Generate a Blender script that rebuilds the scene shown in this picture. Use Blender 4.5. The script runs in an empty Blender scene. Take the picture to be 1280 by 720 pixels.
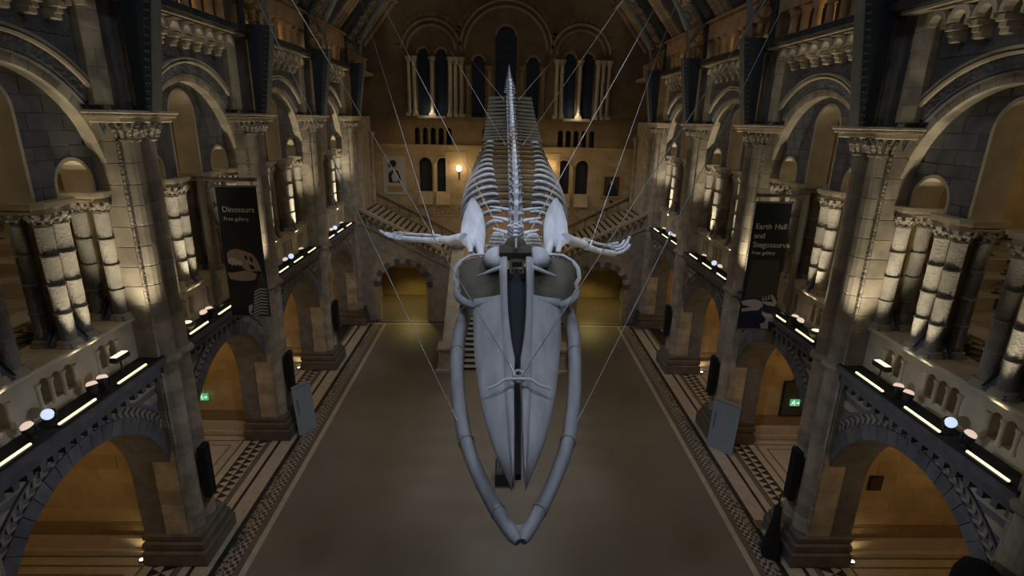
import bpy, math, random
from mathutils import Vector, Matrix
random.seed(7)
PI = math.pi
scene = bpy.context.scene
C = scene.collection

# ------------------------------------------------------------------ camera
F, PITCH, ROLL, YAW = 679.57, math.radians(17.179), math.radians(1.274), math.radians(1.442)
EYE = Vector((-0.232, 0.0, 12.874))
fwd = Vector((math.sin(YAW)*math.cos(PITCH), math.cos(YAW)*math.cos(PITCH), -math.sin(PITCH)))
rt0 = Vector((math.cos(YAW), -math.sin(YAW), 0))
up0 = rt0.cross(fwd)
rt = rt0*math.cos(ROLL) + up0*math.sin(ROLL)
up = up0*math.cos(ROLL) - rt0*math.sin(ROLL)
cam = bpy.data.objects.new('camera', bpy.data.cameras.new('camera'))
C.objects.link(cam)
M = Matrix((rt, up, -fwd)).transposed().to_4x4()
M.translation = EYE
cam.matrix_world = M
cam.data.sensor_width = 36
cam.data.lens = 36*F/1280
cam.data.clip_end = 300
scene.camera = cam

def ray(x, y):
    return (fwd + rt*((x-640)/F) + up*((360-y)/F))
def on_y(x, y, Y):
    r = ray(x, y); return EYE + r*((Y-EYE.y)/r.y)
def on_x(x, y, X):
    r = ray(x, y); return EYE + r*((X-EYE.x)/r.x)
def on_plane(x, y, p, n):
    r = ray(x, y); return EYE + r*((p-EYE).dot(n)/r.dot(n))

# ------------------------------------------------------------------ world, exposure
scene.view_settings.view_transform = 'Standard'
scene.view_settings.look = 'None'
scene.view_settings.gamma = 1
scene.view_settings.use_curve_mapping = False
scene.view_settings.exposure = 0.0
w = bpy.data.worlds.new('night'); scene.world = w
w.use_nodes = True
w.node_tree.nodes['Background'].inputs[0].default_value = (0.30, 0.36, 0.52, 1)
w.node_tree.nodes['Background'].inputs[1].default_value = 0.035

WARM = (1.0, 0.72, 0.36)
AMBER = (1.0, 0.66, 0.28)
PALE = (1.0, 0.89, 0.68)
COOL = (0.72, 0.81, 1.0)
def light(kind, loc, power, col, size=0.1, target=None, angle=90, blend=0.6, size_y=None):
    d = bpy.data.lights.new('lamp_light', kind)
    d.energy = power; d.color = col
    if kind == 'AREA':
        d.size = size
        if size_y: d.shape = 'RECTANGLE'; d.size_y = size_y
    else:
        d.shadow_soft_size = size
    if kind == 'SPOT':
        d.spot_size = math.radians(angle); d.spot_blend = blend
    o = bpy.data.objects.new('lamp_light', d); C.objects.link(o)
    o.location = loc
    if target is not None:
        v = Vector(target)-Vector(loc)
        o.rotation_euler = v.to_track_quat('-Z', 'Y').to_euler()
    return o

# the cool stage lamps that hang in the roof and pick out the whale
for s in (-1, 1):
    light('SPOT', (s*3.4, 1.5, 20.5), 950, COOL, .9, (0, 8.3, 8.6), 40, .5)
    light('SPOT', (s*4.2, 9.5, 21.5), 2500, COOL, .9, (0, 14.5, 10.6), 44, .5)
    light('SPOT', (s*4.0, 18.5, 22.0), 2500, COOL, .9, (0, 25.5, 13.2), 46, .5)
    light('SPOT', (s*2.0, 18.0, 24.0), 1050, (1.0, .88, .68), .4, (0, 20, 0), 40, .9)  # added warm fill on the nave floor, not a whale lamp
    # added soft warm wash on the end wall, not a real fitting
    light('SPOT', (s*7.8, 33.6, 12.0), 120, WARM, .3, (s*5.0, 39.5, 8.2), 95, .9)
# fill points added in the roof: a weak cool wash over upper walls, trusses
for yy, pw in ((8.0, 230), (17.0, 210), (26.0, 40)):
    light('POINT', (0, yy, 22.5), pw, (.78, .86, 1.0), .6)
# warm fill added over the stair landing, no fitting there
light('POINT', (0, 34.2, 7.0), 150, WARM, .25)

# ------------------------------------------------------------------ materials
def nt(name):
    m = bpy.data.materials.new(name); m.use_nodes = True
    n = m.node_tree; b = n.nodes['Principled BSDF']
    return m, n, b
def node(n, t, **kw):
    x = n.nodes.new(t)
    for k, v in kw.items(): setattr(x, k, v)
    return x
def pos(n, scale=(1, 1, 1)):
    g = node(n, 'ShaderNodeNewGeometry'); mp = node(n, 'ShaderNodeMapping')
    mp.inputs['Scale'].default_value = scale
    n.links.new(g.outputs['Position'], mp.inputs['Vector'])
    return mp.outputs[0]
def stone(name, a, b_, scale=2.5, rough=.85, bump=.25, fine=22, vary=.18, stretch=(1, 1, 1), carve=0, carve_scale=14):
    m, n, b = nt(name)
    p = pos(n, stretch)
    t = node(n, 'ShaderNodeTexNoise'); t.inputs['Scale'].default_value = scale; t.inputs['Detail'].default_value = 6
    n.links.new(p, t.inputs['Vector'])
    r = node(n, 'ShaderNodeValToRGB')
    r.color_ramp.elements[0].position = .3; r.color_ramp.elements[0].color = (*a, 1)
    r.color_ramp.elements[1].position = .72; r.color_ramp.elements[1].color = (*b_, 1)
    n.links.new(t.outputs['Fac'], r.inputs[0])
    oi = node(n, 'ShaderNodeObjectInfo'); mr = node(n, 'ShaderNodeMapRange')
    mr.inputs['To Min'].default_value = 1-vary; mr.inputs['To Max'].default_value = 1+vary
    n.links.new(oi.outputs['Random'], mr.inputs['Value'])
    hs = node(n, 'ShaderNodeHueSaturation')
    n.links.new(mr.outputs[0], hs.inputs['Value']); n.links.new(r.outputs[0], hs.inputs['Color'])
    n.links.new(hs.outputs[0], b.inputs['Base Color'])
    b.inputs['Roughness'].default_value = rough
    t2 = node(n, 'ShaderNodeTexNoise'); t2.inputs['Scale'].default_value = fine; t2.inputs['Detail'].default_value = 4
    n.links.new(p, t2.inputs['Vector'])
    bp = node(n, 'ShaderNodeBump'); bp.inputs['Strength'].default_value = bump; bp.inputs['Distance'].default_value = .03
    n.links.new(t2.outputs['Fac'], bp.inputs['Height'])
    if carve:
        v = node(n, 'ShaderNodeTexVoronoi'); v.inputs['Scale'].default_value = carve_scale
        n.links.new(p, v.inputs['Vector'])
        b2 = node(n, 'ShaderNodeBump'); b2.inputs['Strength'].default_value = carve; b2.inputs['Distance'].default_value = .04
        n.links.new(v.outputs['Distance'], b2.inputs['Height']); n.links.new(bp.outputs[0], b2.inputs['Normal'])
        n.links.new(b2.outputs[0], b.inputs['Normal'])
    else:
        n.links.new(bp.outputs[0], b.inputs['Normal'])
    return m
def plain(name, col, rough=.5, metal=0.0, noise=.0, scale=6):
    m, n, b = nt(name)
    b.inputs['Roughness'].default_value = rough; b.inputs['Metallic'].default_value = metal
    t = node(n, 'ShaderNodeTexNoise'); t.inputs['Scale'].default_value = scale; t.inputs['Detail'].default_value = 4
    n.links.new(pos(n), t.inputs['Vector'])
    r = node(n, 'ShaderNodeValToRGB')
    r.color_ramp.elements[0].color = (*[c*(1-noise) for c in col], 1)
    r.color_ramp.elements[1].color = (*[min(1, c*(1+noise)) for c in col], 1)
    n.links.new(t.outputs['Fac'], r.inputs[0]); n.links.new(r.outputs[0], b.inputs['Base Color'])
    return m
def glow(name, col, strength):
    m, n, b = nt(name)
    b.inputs['Base Color'].default_value = (*col, 1)
    b.inputs['Emission Color'].default_value = (*col, 1); b.inputs['Emission Strength'].default_value = strength
    return m
def glass(name, col=(.02, .03, .05), alpha=1.0, rough=.08):
    m, n, b = nt(name)
    b.inputs['Base Color'].default_value = (*col, 1); b.inputs['Roughness'].default_value = rough
    b.inputs['Alpha'].default_value = alpha
    return m
def pattern(name, a, b_, kind, scale, rough=.45):
    m, n, b = nt(name); p = pos(n)
    if kind == 'check':
        t = node(n, 'ShaderNodeTexChecker'); t.inputs['Scale'].default_value = scale
        t.inputs['Color1'].default_value = (*a, 1); t.inputs['Color2'].default_value = (*b_, 1)
        n.links.new(p, t.inputs['Vector']); n.links.new(t.outputs['Color'], b.inputs['Base Color'])
    else:
        t = node(n, 'ShaderNodeTexVoronoi'); t.inputs['Scale'].default_value = scale
        n.links.new(p, t.inputs['Vector'])
        r = node(n, 'ShaderNodeValToRGB'); r.color_ramp.interpolation = 'CONSTANT'
        r.color_ramp.elements[0].color = (*a, 1); r.color_ramp.elements[1].color = (*b_, 1); r.color_ramp.elements[1].position = .45
        n.links.new(t.outputs['Distance'], r.inputs[0]); n.links.new(r.outputs[0], b.inputs['Base Color'])
    b.inputs['Roughness'].default_value = rough
    return m

BUFF = stone('buff_terracotta', (.30, .255, .185), (.50, .43, .32))
CARVED = stone('carved_buff_terracotta', (.26, .225, .17), (.46, .40, .31), carve=.9, carve_scale=13)
CARVED_FINE = stone('carved_column_terracotta', (.24, .22, .18), (.42, .38, .31), carve=.4, carve_scale=22)
BLUE = stone('blue_grey_terracotta', (.105, .104, .108), (.18, .178, .183))
BLUE_CARVED = stone('carved_blue_grey_terracotta', (.09, .091, .10), (.165, .165, .175), carve=.9, carve_scale=11)
CREAM = stone('cream_terracotta', (.46, .39, .27), (.62, .54, .39))
BASE_STONE = stone('dark_base_stone', (.10, .08, .06), (.17, .14, .105))
LEDGE_DARK = stone('dark_slate', (.02, .021, .024), (.05, .05, .055), vary=.05)
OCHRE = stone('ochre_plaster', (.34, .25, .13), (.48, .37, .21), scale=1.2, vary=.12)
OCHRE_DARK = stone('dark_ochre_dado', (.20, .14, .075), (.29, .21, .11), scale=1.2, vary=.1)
TERRA = stone('orange_terracotta', (.34, .21, .11), (.52, .35, .20))
IRON = plain('painted_iron', (.06, .075, .10), .5, .3, .3)
IRON_LIGHT = plain('painted_iron_face', (.20, .22, .20), .55, .2, .2)
TIMBER = stone('roof_boards', (.28, .20, .13), (.46, .36, .26), stretch=(6, 1, 1), vary=.2)
ROOF = plain('roof_panel', (.06, .065, .08), .6, 0, .4)
TERRAZZO = stone('terrazzo', (.19, .162, .122), (.212, .182, .138), scale=.5, rough=.5, bump=.05, vary=0, fine=60)
MARBLE = stone('cream_marble', (.42, .36, .27), (.54, .47, .36), scale=3, rough=.4, bump=.03, vary=.05)
MARBLE_BROWN = stone('brown_mosaic', (.12, .095, .07), (.19, .155, .115), scale=9, rough=.45, bump=.05, vary=.05)
MARBLE_BLACK = stone('black_marble', (.022, .020, .018), (.05, .045, .04), scale=3, rough=.4, bump=.03, vary=.05)
KEY = pattern('key_mosaic', (.42, .36, .27), (.05, .045, .04), 'check', 8)
FLECK = pattern('fleck_mosaic', (.05, .05, .05), (.30, .26, .19), 'voronoi', 9)
FOSSA_SHADE = stone('shaded_olive_bone', (.10, .092, .062), (.15, .138, .10), scale=3, rough=.85, bump=.15, vary=0)  # shade inside the skull's temporal hollow put into the bone colour
FRIEZE = pattern('frieze_relief', (.20, .15, .08), (.36, .27, .15), 'voronoi', 7.5, .8)
BONE = stone('pale_bone', (.40, .41, .43), (.60, .60, .61), scale=2.2, rough=.7, bump=.22, fine=30, vary=.05, stretch=(3, .6, 1))
BONE_BROWN_SHADE = stone('brown_shaded_bone', (.042, .035, .021), (.072, .062, .040), scale=3, rough=.85, bump=.2, vary=.08)  # bone darkened for its unlit upper faces; also colours the brown centre bar
STEEL = plain('pale_steel', (.62, .62, .60), .35, .6, .05)
RODWHITE = plain('white_rod', (.82, .82, .80), .5)
CABLE = plain('steel_cable', (.38, .37, .34), .45, .3, .02)
BLACK = plain('black_paint', (.012, .013, .016), .6, 0, .2)
BLACK_SOFT = plain('black_cloth', (.008, .008, .009), .95, 0, .2)
PRINT_BLACK = plain('banner_black', (.012, .014, .016), .8, 0, .1)
PRINT_GREY = plain('banner_brown', (.055, .048, .036), .8, 0, .2, 1.5)
PRINT_BLUE = plain('banner_navy', (.012, .022, .055), .8, 0, .3)
PRINT_WHITE = plain('banner_white', (.72, .72, .70), .8)
PRINT_BONE = plain('banner_bone', (.36, .26, .19), .8, 0, .45, 14)
PRINT_BONE_PALE = plain('banner_bone_pale', (.55, .47, .43), .8, 0, .3, 12)
ALU = plain('frame_metal', (.17, .16, .14), .5, .5, .1)
BOARD = plain('board_grey', (.30, .36, .38), .6, 0, .06)
BOARD_INK = plain('board_ink', (.05, .06, .07), .7)
STRIP = glow('strip_glow', (1.0, .88, .52), 1.6)
LAMP_PINK = glow('lamp_glow_pink', (1.0, .74, .60), .7)
LAMP_BLUE = glow('lamp_glow_blue', (.62, .74, 1.0), .95)
LAMP_WARM = glow('lamp_glow_warm', (1.0, .78, .45), 14)
LAMP_CREAM = glow('lamp_glow_cream', (1.0, .90, .62), 1.3)
EXIT = glow('exit_green', (.10, .55, .28), .6)
EXIT_WHITE = glow('exit_white', (.85, .95, .80), 1.0)
WINDOW = glass('night_window', (.012, .02, .045), 1, .55)
CASE_GLASS = glass('case_glass', (.35, .38, .36), .10, .05)
LEAD = plain('window_lead', (.03, .035, .05), .6)
GILT = plain('gilt_frame', (.40, .28, .10), .45, .3, .3, 20)
CANVAS = plain('dark_canvas', (.05, .034, .02), .7, 0, .5, 3)
CLOAK = plain('painted_cloak', (.012, .011, .010), .8)
SKIN_PAINT = plain('painted_face', (.45, .30, .20), .8)
PANEL_WHITE = plain('white_panel', (.40, .39, .35), .7, 0, .05)
SPECIMEN = stone('specimen_pink', (.38, .20, .12), (.55, .36, .24), vary=.3)
WHITE_BOX = plain('white_board', (.62, .58, .50), .7, 0, .05)

# ------------------------------------------------------------------ mesh helpers
class MB:
    def __init__(self): self.v = []; self.f = []; self.sm = []
    def add(self, vs, fs, smooth=False):
        o = len(self.v); self.v += [tuple(v) for v in vs]
        self.f += [tuple(i+o for i in f) for f in fs]; self.sm += [smooth]*len(fs)
        return self
    def box(self, x0, x1, y0, y1, z0, z1, ch=0):
        if ch:
            c = ch
            p = [(x0, y0), (x1, y0), (x1, y1), (x0, y1)]
            q = [(x0+c, y0+c), (x1-c, y0+c), (x1-c, y1-c), (x0+c, y1-c)]
            vs = [(*a, z0) for a in q]+[(*a, z0+c) for a in p]+[(*a, z1-c) for a in p]+[(*a, z1) for a in q]
            fs = [(3, 2, 1, 0), (12, 13, 14, 15)]
            for k in (0, 4, 8):
                for i in range(4): j = (i+1) % 4; fs.append((k+i, k+j, k+4+j, k+4+i))
            return self.add(vs, fs)
        vs = [(x, y, z) for z in (z0, z1) for x, y in ((x0, y0), (x1, y0), (x1, y1), (x0, y1))]
        return self.add(vs, [(3, 2, 1, 0), (4, 5, 6, 7), (0, 1, 5, 4), (1, 2, 6, 5), (2, 3, 7, 6), (3, 0, 4, 7)])
    def prism(self, poly, f0, f1, smooth=False):
        # poly of 2-D points; f0/f1 map a 2-D point to the two end faces
        n = len(poly)
        vs = [f0(*p) for p in poly]+[f1(*p) for p in poly]
        fs = [tuple(range(n))[::-1], tuple(range(n, 2*n))]
        for i in range(n): j = (i+1) % n; fs.append((i, j, n+j, n+i))
        return self.add(vs, fs, smooth)
    def lathe(self, prof, cx=0, cy=0, seg=12, a0=0, a1=2*PI):
        # prof: list of (r, z)
        full = abs(a1-a0-2*PI) < 1e-6
        n = seg if full else seg+1
        vs = []
        for r, z in prof:
            for i in range(n):
                a = a0+(a1-a0)*i/seg
                vs.append((cx+r*math.cos(a), cy+r*math.sin(a), z))
        fs = []
        for k in range(len(prof)-1):
            for i in range(seg):
                j = (i+1) % n if full else i+1
                fs.append((k*n+i, k*n+j, (k+1)*n+j, (k+1)*n+i))
        self.add(vs, fs, True)
        if full:
            self.add(vs[:n][::-1], [tuple(range(n))]); self.add(vs[-n:], [tuple(range(n))])
        return self
    def tube(self, pts, rad, seg=8, flat=1.0, upv=(0, 0, 1), caps=True):
        pts = [Vector(p) for p in pts]; n = len(pts)
        if not hasattr(rad, '__len__'): rad = [rad]*n
        vs = []
        U = Vector(upv)
        for i, p in enumerate(pts):
            t = (pts[min(i+1, n-1)]-pts[max(i-1, 0)]).normalized()
            s = t.cross(U)
            if s.length < 1e-4: s = t.cross(Vector((1, 0, 0)))
            s.normalize(); u = s.cross(t).normalized()
            for k in range(seg):
                a = 2*PI*k/seg
                vs.append(p+s*(math.cos(a)*rad[i])+u*(math.sin(a)*rad[i]*flat))
        fs = []
        for i in range(n-1):
            for k in range(seg):
                j = (k+1) % seg
                fs.append((i*seg+k, i*seg+j, (i+1)*seg+j, (i+1)*seg+k))
        self.add(vs, fs, True)
        if caps:
            self.add(vs[:seg], [tuple(range(seg))[::-1]]); self.add(vs[-seg:], [tuple(range(seg))])
        return self
    def arch_wall(self, mp, d0, d1, u0, u1, z0, z1, cu, cz, r, seg=20, floor=False):
        # a wall between u0..u1, z0..z1 with a round-headed opening down to z0; mp(d,u,z) -> xyz
        for d, fl in ((d0, 0), (d1, 1)):
            q = []
            q.append([(u0, z0), (cu-r, z0), (cu-r, z1), (u0, z1)])
            q.append([(cu+r, z0), (u1, z0), (u1, z1), (cu+r, z1)])
            for i in range(seg):
                a, b = PI-PI*i/seg, PI-PI*(i+1)/seg
                p = (cu+r*math.cos(a), cz+r*math.sin(a)); s = (cu+r*math.cos(b), cz+r*math.sin(b))
                q.append([p, s, (s[0], z1), (p[0], z1)])
            for k in q:
                vs = [mp(d, *c) for c in k]
                self.add(vs if fl else vs[::-1], [(0, 1, 2, 3)])
        arc = [(cu-r, z0)]+[(cu+r*math.cos(PI-PI*i/seg), cz+r*math.sin(PI-PI*i/seg)) for i in range(seg+1)]+[(cu+r, z0)]
        for a, b in zip(arc, arc[1:]):
            self.add([mp(d0, *a), mp(d0, *b), mp(d1, *b), mp(d1, *a)], [(0, 1, 2, 3)], True)
        for a, b in (((u0, z1), (u1, z1)), ((u0, z0), (u0, z1)), ((u1, z0), (u1, z1))):
            self.add([mp(d0, *a), mp(d0, *b), mp(d1, *b), mp(d1, *a)], [(0, 1, 2, 3)])
        return self
    def ring(self, mp, prof, cu, cz, a0=0, a1=PI, seg=24, closed=True):
        # sweep the closed profile [(r,d)...] round the arch
        n = len(prof); vs = []
        for i in range(seg+1):
            a = a0+(a1-a0)*i/seg
            for r, d in prof: vs.append(mp(d, cu+r*math.cos(a), cz+r*math.sin(a)))
        fs = []
        for i in range(seg):
            for k in range(n):
                j = (k+1) % n
                fs.append((i*n+k, i*n+j, (i+1)*n+j, (i+1)*n+k))
        self.add(vs, fs)
        self.add(vs[:n], [tuple(range(n))]); self.add(vs[-n:], [tuple(range(n))[::-1]])
        return self
    def mesh(self, name, mat):
        m = bpy.data.meshes.new(name)
        m.from_pydata(self.v, [], self.f)
        m.polygons.foreach_set('use_smooth', self.sm)
        if mat: m.materials.append(mat)
        m.update()
        return m

def inst(name, mesh, parent=None, loc=(0, 0, 0), rot=(0, 0, 0), scale=(1, 1, 1)):
    o = bpy.data.objects.new(name, mesh); C.objects.link(o)
    o.parent = parent; o.location = loc; o.rotation_euler = rot; o.scale = scale
    return o
def build(name, mb, mat, parent=None, **kw):
    return inst(name, mb.mesh(name, mat), parent, **kw)
def empty(name, loc=(0, 0, 0), scale=(1, 1, 1), rot=(0, 0, 0)):
    o = bpy.data.objects.new(name, None); C.objects.link(o)
    o.location = loc; o.scale = scale; o.rotation_euler = rot; o.empty_display_size = .2
    return o
def tag(o, label, cat, group=None):
    o['label'] = label; o['category'] = cat
    if group: o['group'] = group
    return o
def struct(o):
    o['kind'] = 'structure'; return o
def stuff(o):
    o['kind'] = 'stuff'; return o
SIDE = lambda d, u, z: (d, u, z)          # side wall: depth is x
FRONT = lambda d, u, z: (u, d, z)         # end wall: depth is y

# stone courses: every block is a chamfered piece clipped to the openings
def course_blocks(courses, solid, L, d0, d1, mp, ch=.018, shift=.5, nz=4):
    out = []
    for ci, (z0, z1) in enumerate(courses):
        zs = [z0+(z1-z0)*k/nz for k in range(nz+1)]
        iv = [solid(min(max(z, z0+1e-4), z1-1e-4)) for z in zs]
        if len(set(len(i) for i in iv)) != 1: iv = [solid(z0+(z1-z0)*(.02+.96*k/nz)) for k in range(nz+1)]
        m = min(len(i) for i in iv)
        for k in range(m):
            lo = min(i[k][0] for i in iv); hi = max(i[k][1] for i in iv)
            n = max(1, round((hi-lo)/L)); step = L
            j = math.floor(lo/step)-1
            off = shift*step*(ci % 2)
            while j*step+off < hi:
                a, b = j*step+off, (j+1)*step+off; j += 1
                left = [(max(a, i[k][0]), z) for i, z in zip(iv, zs)]
                right = [(min(b, i[k][1]), z) for i, z in zip(iv, zs)]
                ok = [q for q in range(nz+1) if right[q][0]-left[q][0] > .02]
                if len(ok) < 2: continue
                le = [left[q] for q in ok]; ri = [right[q] for q in ok]
                poly = le+ri[::-1]
                cu = sum(p[0] for p in poly)/len(poly); cz = sum(p[1] for p in poly)/len(poly)
                wmin = max(max(p[0] for p in poly)-min(p[0] for p in poly), .05); hmin = max(p[1] for p in poly)-min(p[1] for p in poly)
                if wmin*hmin < .012: continue
                ku, kz = max(0, 1-2*ch/wmin), max(0, 1-2*ch/hmin)
                ins = [(cu+(p[0]-cu)*ku, cz+(p[1]-cz)*kz) for p in poly]
                N = len(poly); mb = MB(); dd = random.uniform(-.006, .006)
                vs = [mp(d0+dd, *p) for p in ins]+[mp(d0+ch, *p) for p in poly]+[mp(d1, *p) for p in poly]
                fs = [tuple(range(N)), tuple(range(2*N, 3*N))[::-1]]
                for q in (0, N):
                    for i in range(N):
                        s = (i+1) % N; fs.append((q+i, q+s, q+N+s, q+N+i))
                mb.add(vs, fs); out.append(mb)
    return out

# ------------------------------------------------------------------ dimensions
BAY = 6.6
PIERS = [7.45+BAY*k for k in range(5)]
MIDS = [10.75+BAY*k for k in range(4)]
WALL, TYMP = 9.45, 9.85
BAN = {-1: 'Dinosaurs', 1: 'Earth Hall'}
def bayname(s, b):
    n = BAN[s]
    return [f'bay before {n} banner', f'{n} banner bay', f'first bay past {n} banner', f'staircase-end bay on {n} side'][b]

# ------------------------------------------------------------------ floor
floor = struct(empty('floor'))
fl = MB(); fl.box(-7.53, 7.53, -3, 33.3, -.3, 0); build('nave_paving', fl, TERRAZZO, floor)
fl = MB(); fl.box(-16, 16, -3, 41, -.32, -.012); build('floor_base', fl, MARBLE_BROWN, floor)
bands = [(7.53, 7.72, MARBLE), (7.72, 7.93, MARBLE_BROWN), (7.93, 8.18, KEY), (8.18, 8.42, FLECK), (8.42, 8.60, MARBLE_BLACK),
         (8.60, 9.12, MARBLE), (9.12, 9.24, MARBLE_BLACK), (9.24, 9.48, MARBLE), (9.48, 9.66, MARBLE_BROWN), (9.66, 10.36, MARBLE_BLACK)]
for s in (-1, 1):
    for a, b, m in bands:
        q = MB(); q.box(min(s*a, s*b), max(s*a, s*b), -3, 33.3, -.3, 0.0 if m is not MARBLE_BLACK else -.003)
        build('border_band', q, m, floor)
    for a, b, m in ((33.3, 33.5, MARBLE), (33.5, 33.75, MARBLE_BLACK), (33.75, 34.0, KEY)):
        q = MB(); q.box(min(0, s*16), max(0, s*16), a, b, -.3, 0); build('border_band', q, m, floor)
# triangle mosaic in the thresholds
tri = MB(); tri.prism([(0, 0), (.30, .16), (0, .32)], lambda x, y: (x, y, -.02), lambda x, y: (x, y, .002))
trim = tri.mesh('mosaic_triangle', MARBLE)
for s in (-1, 1):
    for b, yc in enumerate(MIDS[:3]):
        for r in range(2):
            for k in range(14):
                inst('mosaic_triangle', trim, floor, (s*(9.69+.33*r), yc-2.35+k*.335+.16*r, 0), (0, 0, 0), (s, 1, 1))
# side-bay floors
for s in (-1, 1):
    for b, yc in enumerate(MIDS):
        for (a, c, e, f, m, z) in ((10.36, 15.6, -2.75, 2.75, MARBLE, 0), (10.62, 15.3, -2.45, 2.45, MARBLE_BROWN, .004), (10.70, 15.2, -2.37, 2.37, MARBLE, .007), (11.0, 15.0, -2.1, 2.1, MARBLE_BROWN, .010), (11.06, 14.94, -2.04, 2.04, MARBLE, .013)):
            q = MB(); q.box(a, c, e, f, -.2, z); build('bay_paving', q, m, floor, loc=(0, yc, 0), scale=(s, 1, 1))

# ------------------------------------------------------------------ side walls
def semi(R, cz, z):
    h = z-cz
    return math.sqrt(max(0, R*R-h*h)) if abs(h) < R else 0
GZ, GR = 2.87, 2.65           # ground arch
UZ, UR = 11.1, 2.65           # gallery arch
TZ, TR = 12.85, .68           # tall middle opening of the tympanum
SZ, SR, SU = 11.28, .56, 1.88 # small side openings

walls = {s: struct(empty('wall_left' if s < 0 else 'wall_right')) for s in (-1, 1)}
mesh = {}
mb = MB(); mb.arch_wall(SIDE, WALL, 10.6, -3.3, 3.3, 0, 6.15, 0, GZ, GR, 28); mesh['arcade_wall'] = mb.mesh('arcade_wall', BLUE)
# ground arch voussoirs (one piece, turned round the centre) and the chevron order outside it
NV = 27
def vouss(r0, r1, d0, d1, n, ch=.012, seg=2):
    mb = MB(); h = PI/n/2
    a = [(r0+ch, d0), (r1-ch, d0), (r1, d0+ch), (r1, d1), (r0, d1), (r0, d0+ch)]
    k = len(a); vs = []
    for i in range(seg+1):
        t = -h+2*h*i/seg
        for r, d in a:
            tt = t*(1-(ch/r0/h if d == d0 else 0))
            vs.append((d, r*math.cos(tt), r*math.sin(tt)))
    fs = []
    for i in range(seg):
        for q in range(k):
            j = (q+1) % k; fs.append((i*k+q, i*k+j, (i+1)*k+j, (i+1)*k+q))
    fs += [tuple(range(k))[::-1], tuple(range(seg*k, seg*k+k))]
    return mb.add(vs, fs)
mesh['g_voussoir'] = vouss(GR, GR+.40, WALL-.05, WALL+.05, NV).mesh('voussoir', BLUE)
mesh['u_voussoir'] = vouss(UR, UR+.22, TYMP-.30, TYMP+.02, 23).mesh('voussoir', CREAM)
mb = MB()
for i in range(46):
    a = PI*(i+.5)/46
    for q in (-1, 1):
        c, s_ = math.cos(a), math.sin(a)
        r0, r1, rm = GR+.42, GR+.66, GR+.54
        dl = PI/46/2
        P = lambda r, t: (r*math.cos(a+t), GZ+r*math.sin(a+t))
        if q < 0: poly = [P(r0, -dl), P(rm, 0), P(rm, dl*.9), P(r0, -dl*.1)]
        else: poly = [P(rm, 0), P(r1, -dl), P(r1, -dl*.1), P(rm, dl*.9)]
        mb.prism(poly, lambda u, z: (WALL-.045, u, z), lambda u, z: (WALL+.02, u, z))
mesh['chevron'] = mb.mesh('chevron_order', CARVED)
mb = MB(); mb.ring(SIDE, [(GR+.67, WALL-.06), (GR+.72, WALL-.06), (GR+.72, WALL+.03), (GR+.67, WALL+.03)], 0, GZ, .12, PI-.12, 32)
mesh['g_label'] = mb.mesh('label_moulding', BLUE)
# polychrome bands in the spandrels
def span_solid(z):
    x = semi(GR+.75, GZ, z)
    return [(-2.66, -x), (x, 2.66)] if x < 2.6 else []
bandsL = course_blocks([(5.02, 5.24), (5.42, 5.64), (5.80, 6.01)], lambda z: span_solid(z), 9, WALL-.03, WALL+.02, SIDE)
bands_m = [b.mesh('stone_band', BUFF) for b in bandsL]
mb = MB(); mb.box(9.25, WALL+.1, -.07, .07, 6.0, 6.22, .015); mesh['dentil'] = mb.mesh('dentil', BLUE)
mb = MB(); mb.box(9.06, 9.75, -2.75, 2.75, 6.45, 6.65, .03); mb.box(9.2, 9.75, -2.75, 2.75, 6.2, 6.45); mesh['ledge'] = mb.mesh('ledge', BLUE)
mb = MB(); mb.box(9.09, 9.72, -2.72, 2.72, 6.65, 6.685); mesh['ledge_top'] = mb.mesh('ledge_top', LEDGE_DARK)
# parapet with little round-headed niches
mb = MB()
nz0, nzc, nr = 6.95, 7.42, .115
edges = []
groups = [(-1.55, 2), (0, 3), (1.55, 2)]
cen = []
for gu, n in groups:
    for k in range(n): cen.append(gu+(k-(n-1)/2)*.33)
cuts = [-3.3]+[(a+b)/2 for a, b in zip(cen, cen[1:])]+[3.3]
for c, a, b in zip(cen, cuts, cuts[1:]):
    mb.arch_wall(SIDE, 9.70, 9.92, a, b, nz0, 7.72, c, nzc, nr, 8)
mb.box(9.70, 9.92, -3.3, 3.3, 6.6, nz0); mb.box(9.92, 10.15, -3.3, 3.3, 6.6, 7.72)
mesh['parapet'] = mb.mesh('parapet', CREAM)
mb = MB(); mb.box(9.60, 10.75, -3.3, 3.3, 7.72, 7.82, .03); mesh['coping'] = mb.mesh('parapet_coping', CREAM)
mb = MB(); mb.lathe([(.07, 6.9), (.07, 6.98), (.045, 7.0), (.045, 7.36), (.075, 7.42), (.075, 7.47)], 9.70, 0, 8); mesh['colonnette'] = mb.mesh('colonnette', CREAM)
# tympanum blocks
def ty_solid(z):
    R = semi(UR+.02, UZ, z)
    t = TR if z < TZ else semi(TR, TZ, z)
    iv = []
    sm = SR if z < SZ else semi(SR, SZ, z)
    if sm > 0:
        a, b = SU-sm, SU+sm
        for lo, hi in ((-R, -b), (-a, -t), (t, a), (b, R)):
            if hi-lo > .01: iv.append((lo, hi))
            else: iv.append((lo, lo))
    elif t > 0: iv = [(-R, -t), (t, R)]
    else: iv = [(-R, R)]
    return iv
cz_ = [11.02, SZ, SZ+SR, 12.12, 12.45, 12.80, 13.16, TZ+TR, UZ+UR]
ty = course_blocks(list(zip(cz_, cz_[1:])), ty_solid, .95, TYMP, 10.5, SIDE)
ty_m = [b.mesh('stone_block', BLUE) for b in ty]
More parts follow.
